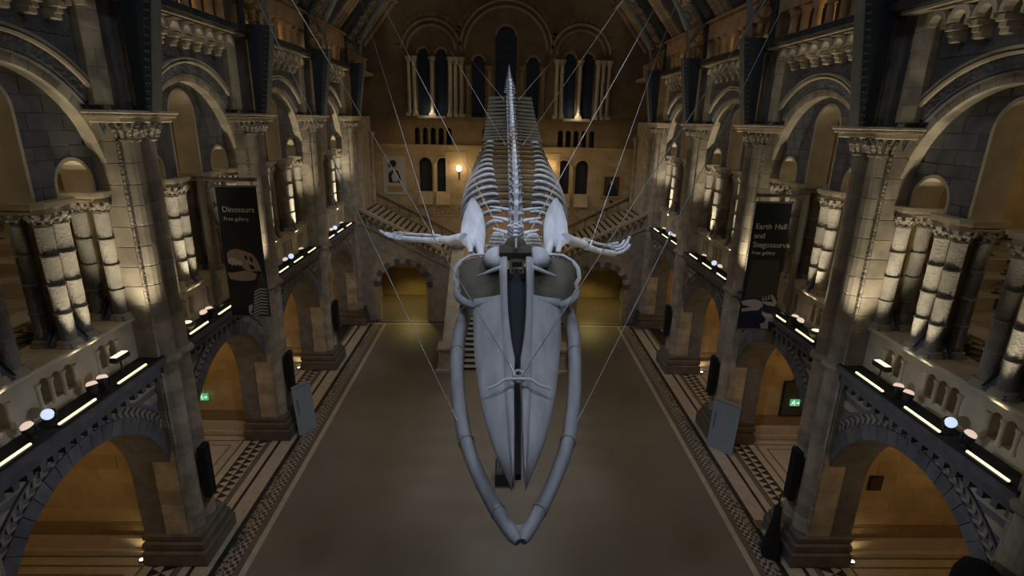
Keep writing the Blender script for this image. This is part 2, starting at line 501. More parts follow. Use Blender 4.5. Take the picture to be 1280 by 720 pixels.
# pale linings of the tall and the small openings
def lining(cu, cz, r, d0, d1, z0, mat, t=.05, seg=14):
    mb = MB()
    mb.ring(SIDE, [(r-t, d0), (r+.03, d0), (r+.03, d1), (r-t, d1)], cu, cz, 0, PI, seg)
    for q in (-1, 1):
        a, b = cu+q*(r-t), cu+q*(r+.03)
        mb.box(d0, d1, min(a, b), max(a, b), z0, cz)
    return mb.mesh('arch_lining', mat)
mesh['tall_lining'] = lining(0, TZ, TR, TYMP-.01, 10.52, 11.0, CREAM)
mesh['small_lining'] = lining(SU, SZ, SR, TYMP-.01, 10.52, 11.0, CREAM)
# gallery arch: dark order, hood mould, wall above
mb = MB(); mb.arch_wall(SIDE, WALL, 10.5, -3.3, 3.3, 11.0, 15.6, 0, UZ, UR+.20, 30); mesh['spandrel'] = mb.mesh('spandrel_wall', BLUE)
mb = MB(); mb.ring(SIDE, [(UR+.26, WALL-.03), (UR+.48, WALL-.05), (UR+.48, WALL+.03), (UR+.26, WALL+.03)], 0, UZ, 0, PI, 40); mesh['dark_order'] = mb.mesh('carved_order', BLUE_CARVED)
mb = MB()
aend = math.asin((12.87-UZ)/3.25)
for r in (UR+.50, UR+.60):
    mb.ring(SIDE, [(r, WALL-.12), (r+.055, WALL-.14), (r+.055, WALL+.02), (r, WALL+.02)], 0, UZ, aend, PI-aend, 40)
mesh['hood'] = mb.mesh('hood_mould', CREAM)
mb = MB(); mb.box(WALL-.02, WALL+.03, -2.1, 2.1, 14.36, 14.56, .01); mesh['frieze'] = mb.mesh('frieze_panel', BLUE_CARVED)
# corbel table
mb = MB()
mb.box(9.22, 9.5, -.10, .10, 14.62, 14.76, .02); mb.box(9.08, 9.5, -.10, .10, 14.84, 14.98, .02); mb.box(9.16, 9.5, -.085, .085, 14.74, 15.3)
mb.ring(SIDE, [(.20, 9.0), (.30, 9.0), (.30, 9.2), (.20, 9.2)], .31, 15.0, 0, PI, 8)
mb.box(9.0, 9.2, .07, .13, 14.9, 15.0)
mesh['corbel'] = mb.mesh('corbel', CREAM)
mb = MB(); mb.box(8.95, 9.7, -2.95, 2.95, 15.36, 15.46, .02); mesh['corbel_shelf'] = mb.mesh('corbel_shelf', CREAM)
mb = MB(); mb.box(8.82, 10.6, -3.3, 3.3, 15.46, 15.66, .02); mesh['upper_ledge'] = mb.mesh('upper_ledge', LEDGE_DARK)
pil = course_blocks([(13.0+.395*k, 13.0+.395*(k+1)) for k in range(6)], lambda z: [(-.32, .32)], 5, 9.28, 9.5, SIDE)
pil_m = [b.mesh('pilaster_block', CREAM) for b in pil]
# upper arcade
mb = MB(); mb.lathe([(.20, 15.66), (.20, 15.74), (.145, 15.78), (.125, 15.82), (.12, 16.30), (.17, 16.34), (.13, 16.37), (.20, 16.47), (.20, 16.52)], 9.32, 0, 12); mesh['upper_column'] = mb.mesh('arcade_column', TERRA)
mb = MB(); mb.box(9.12, 9.6, -2.9, 2.9, 16.52, 17.2, .02); mb.box(9.0, 9.6, -3.3, 3.3, 17.2, 17.32, .02); mesh['lintel'] = mb.mesh('arcade_lintel', TERRA)
mb = MB(); mb.box(10.35, 10.5, -3.3, 3.3, 15.6, 17.4); mesh['upper_back'] = mb.mesh('upper_back_wall', BLUE)
# rooms behind: cross walls, gallery floor, back walls
cw = course_blocks([(.55, .95), (.95, 1.05)]+[(1.05+.46*k, 1.05+.46*(k+1)) for k in range(11)], lambda z: [(10.6, 15.6)], 1.25, -.25, .25, FRONT, .012)
cw_m = [(b.mesh('ashlar_block', OCHRE_DARK if (min(v[2] for v in b.v) < 1.0) else OCHRE)) for b in cw]
mb = MB(); mb.box(10.6, 15.6, -.5, .5, 0, .18); mb.box(10.6, 15.6, -.38, .38, .18, .55); mesh['cross_plinth'] = mb.mesh('cross_wall_plinth', MARBLE)
mb = MB(); mb.box(15.6, 15.9, -3.3, 3.3, 0, 17.4); mesh['bay_back'] = mb.mesh('bay_back_wall', OCHRE)
mb = MB(); mb.box(9.9, 15.6, -3.3, 3.3, 6.15, 6.7); mb.box(10.7, 15.6, -3.3, 3.3, 6.7, 7.74); mesh['gallery_slab'] = mb.mesh('gallery_floor', MARBLE)
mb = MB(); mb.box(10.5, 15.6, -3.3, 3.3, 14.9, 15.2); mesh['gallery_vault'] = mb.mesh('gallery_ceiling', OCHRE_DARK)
mb = MB(); mb.arch_wall(FRONT, -.3, .3, 10.5, 15.6, 7.74, 15.0, 12.9, 11.6, 1.7, 18); mesh['gallery_cross'] = mb.mesh('gallery_cross_arch', OCHRE)
mb = MB(); mb.box(-.16, .16, -.16, .16, 0, .012); mesh['tile'] = mb.mesh('chequer_tile', MARBLE_BLACK)

for s in (-1, 1):
    W = walls[s]; sc = (s, 1, 1)
    for b, yc in enumerate(MIDS):
        L = (0, yc, 0)
        inst('arcade_wall', mesh['arcade_wall'], W, L, scale=sc)
        ga = inst('chevron_order', mesh['chevron'], W, L, scale=sc)
        for k in range(NV): inst('voussoir', mesh['g_voussoir'], ga, (0, 0, GZ), (PI*(k+.5)/NV, 0, 0))
        inst('label_moulding', mesh['g_label'], W, L, scale=sc)
        for m in bands_m: inst('stone_band', m, W, L, scale=sc)
        lg = inst('ledge', mesh['ledge'], W, L, scale=sc)
        inst('ledge_top', mesh['ledge_top'], W, L, scale=sc)
        for k in range(17): inst('dentil', mesh['dentil'], lg, (0, -2.56+k*.32, 0))
        pa = inst('parapet', mesh['parapet'], W, L, scale=sc)
        inst('parapet_coping', mesh['coping'], W, L, scale=sc)
        for gu, n in groups:
            for k in range(n+1): inst('colonnette', mesh['colonnette'], pa, (0, gu+(k-n/2)*.33, 0))
        tp = inst('arch_lining', mesh['tall_lining'], W, L, scale=sc)
        inst('arch_lining', mesh['small_lining'], W, L, scale=sc)
        inst('arch_lining', mesh['small_lining'], W, L, scale=(s, -1, 1))
        for m in ty_m: inst('stone_block', m, tp)
        sp = inst('spandrel_wall', mesh['spandrel'], W, L, scale=sc)
        for k in range(23): inst('voussoir', mesh['u_voussoir'], sp, (0, 0, UZ), (PI*(k+.5)/23, 0, 0))
        inst('carved_order', mesh['dark_order'], W, L, scale=sc)
        inst('hood_mould', mesh['hood'], W, L, scale=sc)
        inst('frieze_panel', mesh['frieze'], W, L, scale=sc)
        sh = inst('corbel_shelf', mesh['corbel_shelf'], W, L, scale=sc)
        for k in range(7): inst('corbel', mesh['corbel'], sh, (0, -2.17+k*.62, 0))
        for q in (-1, 1):
            for m in pil_m: inst('pilaster_block', m, sp, (0, q*2.52, 0))
        ul = inst('upper_ledge', mesh['upper_ledge'], W, L, scale=sc)
        for k in range(7): inst('arcade_column', mesh['upper_column'], ul, (0, -2.1+k*.7, 0))
        inst('arcade_lintel', mesh['lintel'], W, L, scale=sc)
        inst('upper_back_wall', mesh['upper_back'], W, L, scale=sc)
        inst('bay_back_wall', mesh['bay_back'], W, L, scale=sc)
        gs = inst('gallery_floor', mesh['gallery_slab'], W, L, scale=sc)
        if b < 2:
            for i in range(12):
                for j in range(5):
                    if (i+j) % 2: inst('chequer_tile', mesh['tile'], gs, (11.05+j*.32, -1.76+i*.32, 7.74))
        inst('gallery_ceiling', mesh['gallery_vault'], W, L, scale=sc)
    for k, yp in enumerate(PIERS):
        cp = inst('cross_wall_plinth', mesh['cross_plinth'], W, (0, yp, 0), scale=sc)
        if k in (1, 2, 3, 4):
            for m in cw_m: inst('ashlar_block', m, cp)
        inst('gallery_cross_arch', mesh['gallery_cross'], W, (0, yp, 0), scale=sc)
    # the last stretch of wall beside the staircase
    q = MB(); q.box(9.3, 10.4, 34.6, 39.6, 0, 12.9); q.box(10.2, 10.6, 34.0, 39.6, 12.9, 15.6); q.box(8.9, 10.6, 33.9, 39.6, 15.46, 15.66); q.box(10.4, 16, 39.3, 39.7, 0, 18)
    q.box(9.9, 10.4, 33.9, 39.6, 15.66, 17.3)
    build('stair_side_wall', q, BUFF, W, scale=sc)
    for yy in (35.2, 35.75, 39.1):
        q = MB(); q.lathe([(.28, 0), (.28, .8), (.17, .95), (.16, 11.4), (.26, 11.7), (.26, 11.9)], 9.22, yy, 12); build('wall_shaft', q, BUFF, W, scale=sc)
    for k in range(7):
        inst('arcade_column', mesh['upper_column'], W, (0, 34.6+k*.7, 0), scale=sc)

# ------------------------------------------------------------------ piers
drum = MB()
def pier_mesh():
    out = {}
    h = .50
    mb = MB(); r = .30
    arc = [(r*math.cos(a), r*math.sin(a)) for a in [PI/2+PI*i/8 for i in range(9)]]
    pr = [(.30, .30)]+arc+[(.30, -.30)]
    # a chamfered drum: shallow joint top and bottom
    n = len(pr); vs = []
    for z, k in ((0, .955), (.018, 1), (h-.018, 1), (h, .955)):
        vs += [(x*k, y*k, z) for x, y in pr]
    fs = [tuple(range(n))[::-1], tuple(range(3*n, 4*n))]
    for q in range(3):
        for i in range(n): j = (i+1) % n; fs.append((q*n+i, q*n+j, (q+1)*n+j, (q+1)*n+i))
    mb.add(vs, fs, False); out['drum'] = mb.mesh('shaft_drum', BUFF)
    mb = MB(); mb.box(9.26-WALL, 9.9-WALL, -.72, .72, .0, h, .014); out['body'] = mb.mesh('pier_course', BUFF)
    mb = MB(); mb.box(9.20-WALL, 9.3-WALL, -.07, .07, .0, h, .01); out['strip'] = mb.mesh('carved_strip', CARVED)
    mb = MB()
    mb.box(8.74-WALL, 10.6-WALL, -.92, .92, 0, .50, .04); mb.box(8.82-WALL, 10.6-WALL, -.84, .84, .50, .78, .05); mb.box(8.90-WALL, 10.6-WALL, -.77, .77, .78, 1.0, .04)
    out['base'] = mb.mesh('pier_base', BASE_STONE)
    mb = MB()
    for y in (-.31, .31):
        mb.lathe([(.31, 12.18), (.34, 12.22), (.30, 12.26), (.36, 12.45), (.44, 12.62)], 9.26-WALL, y, 14)
        for k in range(9):
            a = PI/2+PI*k/8
            mb.tube([(9.26-WALL+.33*math.cos(a), y+.33*math.sin(a), 12.28), (9.26-WALL+.38*math.cos(a), y+.38*math.sin(a), 12.46), (9.26-WALL+.47*math.cos(a), y+.47*math.sin(a), 12.58), (9.26-WALL+.45*math.cos(a), y+.45*math.sin(a), 12.50)], [.05, .06, .05, .03], 6)
    out['capital'] = mb.mesh('capital', CARVED)
    mb = MB(); mb.box(8.86-WALL, 9.6-WALL, -1.02, 1.02, 12.62, 12.74, .02); mb.box(8.80-WALL, 9.6-WALL, -1.14, 1.14, 12.74, 12.80, .01); mb.box(8.76-WALL, 9.6-WALL, -1.22, 1.22, 12.82, 12.90, .02)
    out['abacus'] = mb.mesh('abacus', CREAM)
    mb = MB()
    for y in (-.31, .31): mb.lathe([(.30, 6.42), (.37, 6.46), (.39, 6.52), (.36, 6.58), (.30, 6.62)], 9.26-WALL, y, 14)
    out['band'] = mb.mesh('shaft_ring', BUFF)
    return out
PM = pier_mesh()
for s in (-1, 1):
    for k, yp in enumerate(PIERS):
        where = [f'before the wide bay on the {BAN[s]} side', f'on the entrance side of the {BAN[s]} banner', f'just past the {BAN[s]} banner', f'second beyond the {BAN[s]} banner', f'at the foot of the staircase on the {BAN[s]} side'][k]
        p = tag(empty('nave_pier', (s*WALL, yp, 0), (s, 1, 1)), f'tall buff stone nave pier {where}', 'pier', 'nave piers')
        inst('pier_base', PM['base'], p)
        nC = 22; hh = (12.2-1.0)/nC; zs = hh/.5
        for i in range(nC):
            z = 1.0+i*hh
            inst('pier_course', PM['body'], p, (0, 0, z), scale=(1, 1, zs))
            for y in (-.31, .31): inst('shaft_drum', PM['drum'], p, (9.30-WALL, y, z), scale=(1, 1, zs))
            for y in (-.63, .63): inst('carved_strip', PM['strip'], p, (0, y, z), scale=(1, 1, zs))
        inst('capital', PM['capital'], p); inst('abacus', PM['abacus'], p); inst('shaft_ring', PM['band'], p)
        inst('pier_course', PM['body'], p, (0, 0, 12.2), scale=(1, 1, .9))

# ------------------------------------------------------------------ clustered columns of the gallery
def cluster_meshes():
    o = {}
    h = .645
    mb = MB(); mb.lathe([(.150, 0), (.158, .008), (.158, h-.05), (.176, h-.045), (.180, h-.025), (.176, h-.006), (.155, h)], 0, 0, 12); o['drum'] = mb.mesh('column_drum', CARVED_FINE)
    mb = MB(); mb.lathe([(.158, 10.54), (.19, 10.56), (.165, 10.59), (.18, 10.63), (.27, 10.76), (.28, 10.80)], 0, 0, 12)
    for k in range(8):
        a = 2*PI*k/8
        mb.tube([(.17*math.cos(a), .17*math.sin(a), 10.60), (.21*math.cos(a), .21*math.sin(a), 10.69), (.28*math.cos(a), .28*math.sin(a), 10.76), (.265*math.cos(a), .265*math.sin(a), 10.71)], [.035, .04, .04, .02], 5)
    o['cap'] = mb.mesh('capital', CARVED)
    mb = MB(); mb.lathe([(.27, 7.82), (.27, 7.87), (.22, 7.90), (.24, 7.94), (.18, 7.98)], 0, 0, 12); o['foot'] = mb.mesh('column_base', BUFF)
    def slab(w0, w1, d0, d1, z0, z1, c):
        pts = [(d0, w0+c), (d0+c, w0), (d1-c, w0), (d1, w0+c), (d1, w1-c), (d1-c, w1), (d0+c, w1), (d0, w1-c)]
        return pts
    mb = MB()
    for g, z0, z1 in ((0, 10.80, 10.88), (.05, 10.90, 10.96), (.09, 10.96, 11.04)):
        mb.prism(slab(-.50-g, .50+g, -.47-g, .47+g, z0, z1, .16), lambda x, y, z=z0: (x, y, z), lambda x, y, z=z1: (x, y, z))
    mb.prism(slab(-.50, .50, -.47, .47, 0, 0, .16), lambda x, y: (x, y, 10.86), lambda x, y: (x, y, 10.92))
    o['abacus'] = mb.mesh('abacus', CREAM)
    mb = MB(); mb.box(-.20, .20, -.16, .16, 7.82, 10.85); o['core'] = mb.mesh('core', OCHRE)
    # dark spur blocks: a low pyramid at the foot
    mb = MB()
    for sx in (-1, 1):
        for sy in (-1, 1):
            x, y = sx*.22, sy*.21
            mb.add([(x-.25, y-.25, 7.82), (x+.25, y-.25, 7.82), (x+.25, y+.25, 7.82), (x-.25, y+.25, 7.82), (x-.17, y-.17, 7.98), (x+.17, y-.17, 7.98), (x+.17, y+.17, 7.98), (x-.17, y+.17, 7.98)],
                   [(0, 1, 5, 4), (1, 2, 6, 5), (2, 3, 7, 6), (3, 0, 4, 7), (4, 5, 6, 7)])
            mb.add([(sx*.02, sy*.02, 7.9), (sx*.50, sy*.04, 7.9), (sx*.04, sy*.48, 7.9), (sx*.06, sy*.06, 8.55)], [(0, 1, 2), (0, 1, 3), (1, 2, 3), (2, 0, 3)])
    o['spur'] = mb.mesh('spur_base', BLUE)
    return o
CM = cluster_meshes()
def column_cluster(s, b, yc, u, label, cat='column'):
    c = tag(empty('column_cluster', (s*10.12, yc+u, 0), (s, 1, 1)), label, cat, 'clustered columns of the gallery arcade')
    for dx in (-.27, .27):
        for dy in (-.235, .235):
            for i in range(4):
                inst('column_drum', CM['drum'], c, (dx, dy, 7.975+i*.645))
            inst('capital', CM['cap'], c, (dx, dy, 0)); inst('column_base', CM['foot'], c, (dx, dy, 0))
    inst('abacus', CM['abacus'], c); inst('core', CM['core'], c); inst('spur_base', CM['spur'], c)
    return c
for s in (-1, 1):
    for b, yc in enumerate(MIDS):
        for u, t in ((-.98, 'entrance side of the middle opening'), (.98, 'staircase side of the middle opening'), (-2.72, 'against the entrance-side pier'), (2.72, 'against the staircase-side pier')):
            column_cluster(s, b, yc, u, f'carved column cluster, {t}, {bayname(s, b)}')

# ------------------------------------------------------------------ iron roof trusses and roof
roof = struct(empty('ceiling'))
RZ0, RSL = 17.32, 1.235
def roof_pt(x, off=0):   # point of the roof slope at half-width x
    return RZ0+(9.3-x)*RSL-off
for s in (-1, 1):
    q = MB(); q.add([(s*9.5, -3, roof_pt(9.5)+.25), (s*9.5, 39.7, roof_pt(9.5)+.25), (0, 39.7, roof_pt(0)+.25), (0, -3, roof_pt(0)+.25), (s*9.5, -3, roof_pt(9.5)+.45), (s*9.5, 39.7, roof_pt(9.5)+.45), (0, 39.7, roof_pt(0)+.45), (0, -3, roof_pt(0)+.45)],
                    [(0, 1, 2, 3), (7, 6, 5, 4), (0, 4, 5, 1), (1, 5, 6, 2), (2, 6, 7, 3), (3, 7, 4, 0)])
    build('roof_slope', q, ROOF, roof)
    brd = MB()
    x0, x1 = 9.35, .15
    brd.add([(x0, -.24, roof_pt(x0)+.05), (x1, -.24, roof_pt(x1)+.05), (x1, .24, roof_pt(x1)+.05), (x0, .24, roof_pt(x0)+.05), (x0, -.24, roof_pt(x0)+.3), (x1, -.24, roof_pt(x1)+.3), (x1, .24, roof_pt(x1)+.3), (x0, .24, roof_pt(x0)+.3)],
            [(0, 1, 2, 3), (7, 6, 5, 4), (0, 4, 5, 1), (1, 5, 6, 2), (2, 6, 7, 3), (3, 7, 4, 0)])
    bm_ = brd.mesh('roof_board', TIMBER)
    for yp in PIERS[1:]+[39.3]:
        for o in (-2.1, -1.55, -1.0, 1.0, 1.55, 2.1) if yp < 39 else (-.1, -1.3, -1.85):
            inst('roof_board', bm_, roof, (0, yp+o, 0), scale=(s, 1, 1))
    for o in (4.5, 2.2):
        q = MB(); q.box(min(s*(9.3-o)-.12, s*(9.3-o)+.12), max(s*(9.3-o)-.12, s*(9.3-o)+.12), 5, 39.4, roof_pt(9.3-o)-.1, roof_pt(9.3-o)+.12); build('purlin', q, TIMBER, roof)
def truss_mesh():
    o = {}
    mb = MB()
    # tapering bracket on the abacus, one side (x outward positive)
    prof = [(8.62, 12.9), (8.98, 12.9), (9.0, 15.8), (8.18, 15.8)]
    mb.prism(prof, lambda x, z: (x, -.13, z), lambda x, z: (x, .13, z)); o['bracket'] = mb.mesh('bracket', IRON)
    mb = MB(); mb.add([(8.61, -.17, 12.9), (8.61, .17, 12.9), (8.17, .17, 15.8), (8.17, -.17, 15.8), (8.57, -.17, 12.9), (8.57, .17, 12.9), (8.13, .17, 15.8), (8.13, -.17, 15.8)], [(0, 1, 2, 3), (7, 6, 5, 4), (0, 4, 5, 1), (1, 5, 6, 2), (2, 6, 7, 3), (3, 7, 4, 0)])
    o['flange'] = mb.mesh('bracket_flange', IRON_LIGHT)
    mb = MB()
    for yy in (-.14, .14):
        for i in range(16):
            z = 13.0+i*.175
            for dx in (.10, .22):
                x = 8.62+(z-12.9)*(8.18-8.62)/2.9+dx*.6
                mb.box(x-.018, x+.018, yy-.012, yy+.012, z-.018, z+.018)
    o['rivets'] = mb.mesh('rivets', IRON_LIGHT)
    inner = [(8.25, 15.8), (8.35, 16.3), (8.2, 17.0), (7.75, 17.8), (7.2, 18.6), (6.4, 19.6), (5.2, 20.9), (3.6, 22.4), (1.8, 23.6), (0, 24.2)]
    mb = MB()
    for a, b in zip(inner, inner[1:]):
        mb.prism([a, b, (b[0]+.02, b[1]+.14), (a[0]+.10, a[1]+.10)], lambda x, z: (x, -.16, z), lambda x, z: (x, .16, z))
    o['rib'] = mb.mesh('curved_rib', IRON_LIGHT)
    outer = [(9.25, 15.8), (9.2, 17.2), (6.4, roof_pt(6.4, .15)), (3.6, roof_pt(3.6, .15)), (0, roof_pt(0, .15))]
    mb = MB()
    for a, b in zip(outer, outer[1:]):
        mb.prism([a, b, (b[0]-.02, b[1]-.16), (a[0]-.14, a[1]-.05)], lambda x, z: (x, -.16, z), lambda x, z: (x, .16, z))
    o['rafter'] = mb.mesh('rafter', IRON)
    mb = MB()
    top = lambda x: (x, roof_pt(x, .2))
    low = inner[1:]
    for i, p in enumerate(low[:-1]):
        xa = min(9.1, p[0]+.75); q = top(xa)
        n = low[i+1]; xb = min(9.1, n[0]+.75); q2 = top(xb)
        for a, b in ((p, q), (p, q2), (n, q)):
            mb.tube([(a[0], 0, a[1]), (b[0], 0, b[1])], .045, 6)
    o['lattice'] = mb.mesh('lattice', IRON_LIGHT)
    mb = MB()
    for i in range(3):
        p = [(8.75, 15.95+i*.5), (9.0, 16.15+i*.5), (8.7, 16.3+i*.5)]
        for y in (-.05, .05):
            mb.tube([(8.8+.22*math.cos(a), y, 16.1+i*.55+.22*math.sin(a)) for a in [2*PI*k/10 for k in range(11)]], .03, 5)
    o['scroll'] = mb.mesh('scrollwork', GILT)
    return o
TM = truss_mesh()
for k, yp in enumerate(PIERS):
    t = tag(empty('roof_truss', (0, yp, 0)), 'riveted iron roof truss on tapering brackets ' + ['before the wide bays', 'on the piers before the banners', 'on the piers just past the banners', 'on the second piers past the banners', 'on the piers at the staircase'][k], 'roof truss', 'iron roof trusses')
    for s in (-1, 1):
        br = inst('bracket', TM['bracket'], t, scale=(s, 1, 1))
        inst('bracket_flange', TM['flange'], br); inst('rivets', TM['rivets'], br)
        inst('curved_rib', TM['rib'], t, scale=(s, 1, 1)); inst('rafter', TM['rafter'], t, scale=(s, 1, 1))
        inst('lattice', TM['lattice'], t, scale=(s, 1, 1)); inst('scrollwork', TM['scroll'], t, scale=(s, 1, 1))

# ------------------------------------------------------------------ end wall
EY = 39.5
wend = struct(empty('wall_end'))
def ewall(name, segs, z0, z1, mat, d0=EY, d1=EY+.7):
    # segs: list of ('solid',u0,u1) or ('arch',u0,u1,cu,cz,r)
    q = MB()
    for g in segs:
        if g[0] == 'solid': q.box(g[1], g[2], d0, d1, z0, z1)
        else: q.arch_wall(FRONT, d0, d1, g[1], g[2], z0, z1, g[3], g[4], g[5], 12)
    return build(name, q, mat, wend)
def row(openings, x0=-10.4, x1=10.4):
    # openings: (cu,cz,r) sorted
    segs = []; x = x0
    for i, (cu, cz, r) in enumerate(openings):
        a = cu-r-.12 if i == 0 or openings[i-1][0] < cu-r*2-.6 else (openings[i-1][0]+cu)/2
        if a > x+1e-3: segs.append(('solid', x, a))
        b = cu+r+.12 if i == len(openings)-1 or openings[i+1][0] > cu+r*2+.6 else (openings[i+1][0]+cu)/2
        segs.append(('arch', a, b, cu, cz, r)); x = b
    segs.append(('solid', x, x1)); return segs
WL, WR, WM = on_y(540, 100, EY).x, on_y(724, 100, EY).x, on_y(632, 100, EY).x
doors = [on_y(532, 220, EY).x, on_y(554, 220, EY).x, on_y(704, 222, EY).x, on_y(727, 222, EY).x]
ewall('lower_wall', [('solid', -10.4, 10.4)], 0, 7.75, OCHRE)
ewall('door_wall', row([(x, 9.75, .46) for x in doors]), 7.75, 10.9, OCHRE)
arc = []
for g in (WL, WM, WR):
    n = 5 if g != WM else 6
    arc += [(g+(k-(n-1)/2)*.55, 12.05, .19) for k in range(n)]
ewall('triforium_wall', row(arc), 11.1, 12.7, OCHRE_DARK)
ewall('string_course', [('solid', -10.4, 10.4)], 10.9, 11.1, OCHRE, EY-.12)
ewall('sill_course', [('solid', -10.4, 10.4)], 12.7, 13.0, OCHRE_DARK, EY-.06)
wins = [(WL-.58, 17.0, .43, 'L'), (WL+.62, 17.0, .43, 'L'), (WM-1.85, 16.6, .45, 'M'), (WM, 18.2, .72, 'M'), (WM+1.85, 16.6, .45, 'M'), (WR-.66, 16.9, .43, 'R'), (WR+.60, 16.9, .43, 'R')]
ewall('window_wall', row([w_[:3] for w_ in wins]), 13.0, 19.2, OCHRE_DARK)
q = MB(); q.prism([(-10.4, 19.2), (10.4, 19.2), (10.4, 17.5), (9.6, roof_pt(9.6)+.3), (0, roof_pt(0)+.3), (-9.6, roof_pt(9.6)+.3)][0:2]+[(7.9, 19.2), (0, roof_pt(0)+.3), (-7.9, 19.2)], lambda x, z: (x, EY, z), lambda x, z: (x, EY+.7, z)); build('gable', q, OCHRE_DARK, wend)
q = MB(); q.box(-9.3, 9.3, EY-.05, EY, 6.15, 6.75); build('patterned_frieze', q, FRIEZE, wend)
for z in (6.05, 6.75):
    q = MB(); q.box(-9.3, 9.3, EY-.10, EY, z, z+.09); build('frieze_moulding', q, OCHRE, wend)
# coursed facing stones on the lower end wall
fb = course_blocks([(6.9+.42*k, 6.9+.42*(k+1)) for k in range(9)], lambda z: [(-9.2, -6.5), (-4.15, -2.6), (2.6, 4.0), (6.6, 9.2)], 1.15, EY-.035, EY+.02, FRONT, .012)
for b in fb: build('stone_block', b, OCHRE, wend)
for x in doors:
    q = MB(); q.ring(FRONT, [(.46, EY-.07), (.60, EY-.07), (.60, EY+.1), (.46, EY+.1)], x, 9.75, 0, PI, 14); build('door_arch', q, OCHRE, wend)
    # weathered sloping sill under each opening
    q = MB(); q.prism([(EY-.4, 6.95), (EY+.02, 6.95), (EY+.02, 7.85)], lambda y, z: (x-.5, y, z), lambda y, z: (x+.5, y, z)); build('sloping_sill', q, OCHRE, wend)
for i in range(3):
    x = (doors[0]+doors[1])/2 if i == 0 else (doors[2]+doors[3])/2
    if i < 2:
        q = MB(); q.lathe([(.12, 7.85), (.10, 8.0), (.10, 9.5), (.16, 9.72), (.16, 9.8)], x, EY-.06, 10); build('door_column', q, OCHRE, wend)
for cx, r, cz in ((WL, 1.92, 17.1), (WR, 1.92, 17.0), (WM, 3.05, 17.2)):
    for rr in (r, r-.36):
        q = MB(); q.ring(FRONT, [(rr, EY-.14), (rr+.14, EY-.14), (rr+.14, EY+.02), (rr, EY+.02)], cx, cz, .08, PI-.08, 26); build('arch_moulding', q, OCHRE, wend)
    for a_ in range(16):
        a = PI*(a_+.5)/16
        q = MB(); h = PI/16*.40
        q.prism([((r+.2)*math.cos(a-h), (r+.2)*math.sin(a-h)), ((r+.55)*math.cos(a-h), (r+.55)*math.sin(a-h)), ((r+.55)*math.cos(a+h), (r+.55)*math.sin(a+h)), ((r+.2)*math.cos(a+h), (r+.2)*math.sin(a+h))], lambda x, z: (cx+x, EY-.05, cz+z), lambda x, z: (cx+x, EY+.02, cz+z)); build('voussoir', q, OCHRE_DARK, wend)
def wcol(x, z1=16.7, z0=13.2, r=.13, y=EY-.16, mat=CREAM):
    q = MB(); q.box(x-r-.1, x+r+.1, y-.2, EY, 13.0, z0); q.lathe([(r+.06, z0), (r+.04, z0+.15), (r, z0+.2), (r*.95, z1-.3), (r+.04, z1-.28), (r+.02, z1-.22), (r+.13, z1), (r+.13, z1+.1)], x, y, 12); build('window_column', q, mat, wend)
for cx in (WL, WR):
    for dx in (-1.55, -1.2, 0.02, 1.25, 1.6, 2.0): wcol(cx+dx)
    q = MB(); q.box(cx-1.0, cx+.85, EY-.40, EY, 12.86, 13.03, .02); build('window_sill', q, CREAM, wend)
for cx in (WL, WR):
    light('POINT', (cx-.1, EY-.62, 13.35), 9, PALE, .08)
for dx in (-2.55, -1.1, 1.1, 2.55): wcol(WM+dx, 16.2, mat=OCHRE_DARK)
for i, (cx, cz, r, g) in enumerate(wins):
    wn = struct(empty(f'window_{i+1}', (cx, EY+.3, 13.0)))
    q = MB(); q.box(-r-.05, r+.05, 0, .03, 0, cz-13.0+r+.05); build('pane', q, WINDOW, wn)
    q = MB(); q.box(-.03, .03, -.05, 0, 0, cz-13+r)
    k = .7
    while k < cz-13+r*.6: q.box(-r, r, -.04, 0, k-.02, k+.02); k += .7
    build('glazing_bars', q, LEAD, wn)
    q = MB(); q.ring(FRONT, [(r-.10, -.32), (r+.02, -.32), (r+.02, -.02), (r-.10, -.02)], 0, cz-13, 0, PI, 12); build('arch_head', q, OCHRE, wn)
for i, x in enumerate(doors):
    dn = struct(empty(f'door_{i+1}', (x, EY+.45, 7.75)))
    q = MB(); q.box(-.5, .5, 0, .05, 0, 2.55); build('door_leaf', q, BLACK, dn)
    q = MB(); q.box(-.02, .02, -.03, 0, 0, 2.4); q.box(-.46, .46, -.03, 0, 1.2, 1.26); build('door_bars', q, LEAD, dn)
q = MB(); q.box(-10, 10, EY+.5, EY+.6, 11.1, 12.7); build('triforium_back', q, BLACK, wend)

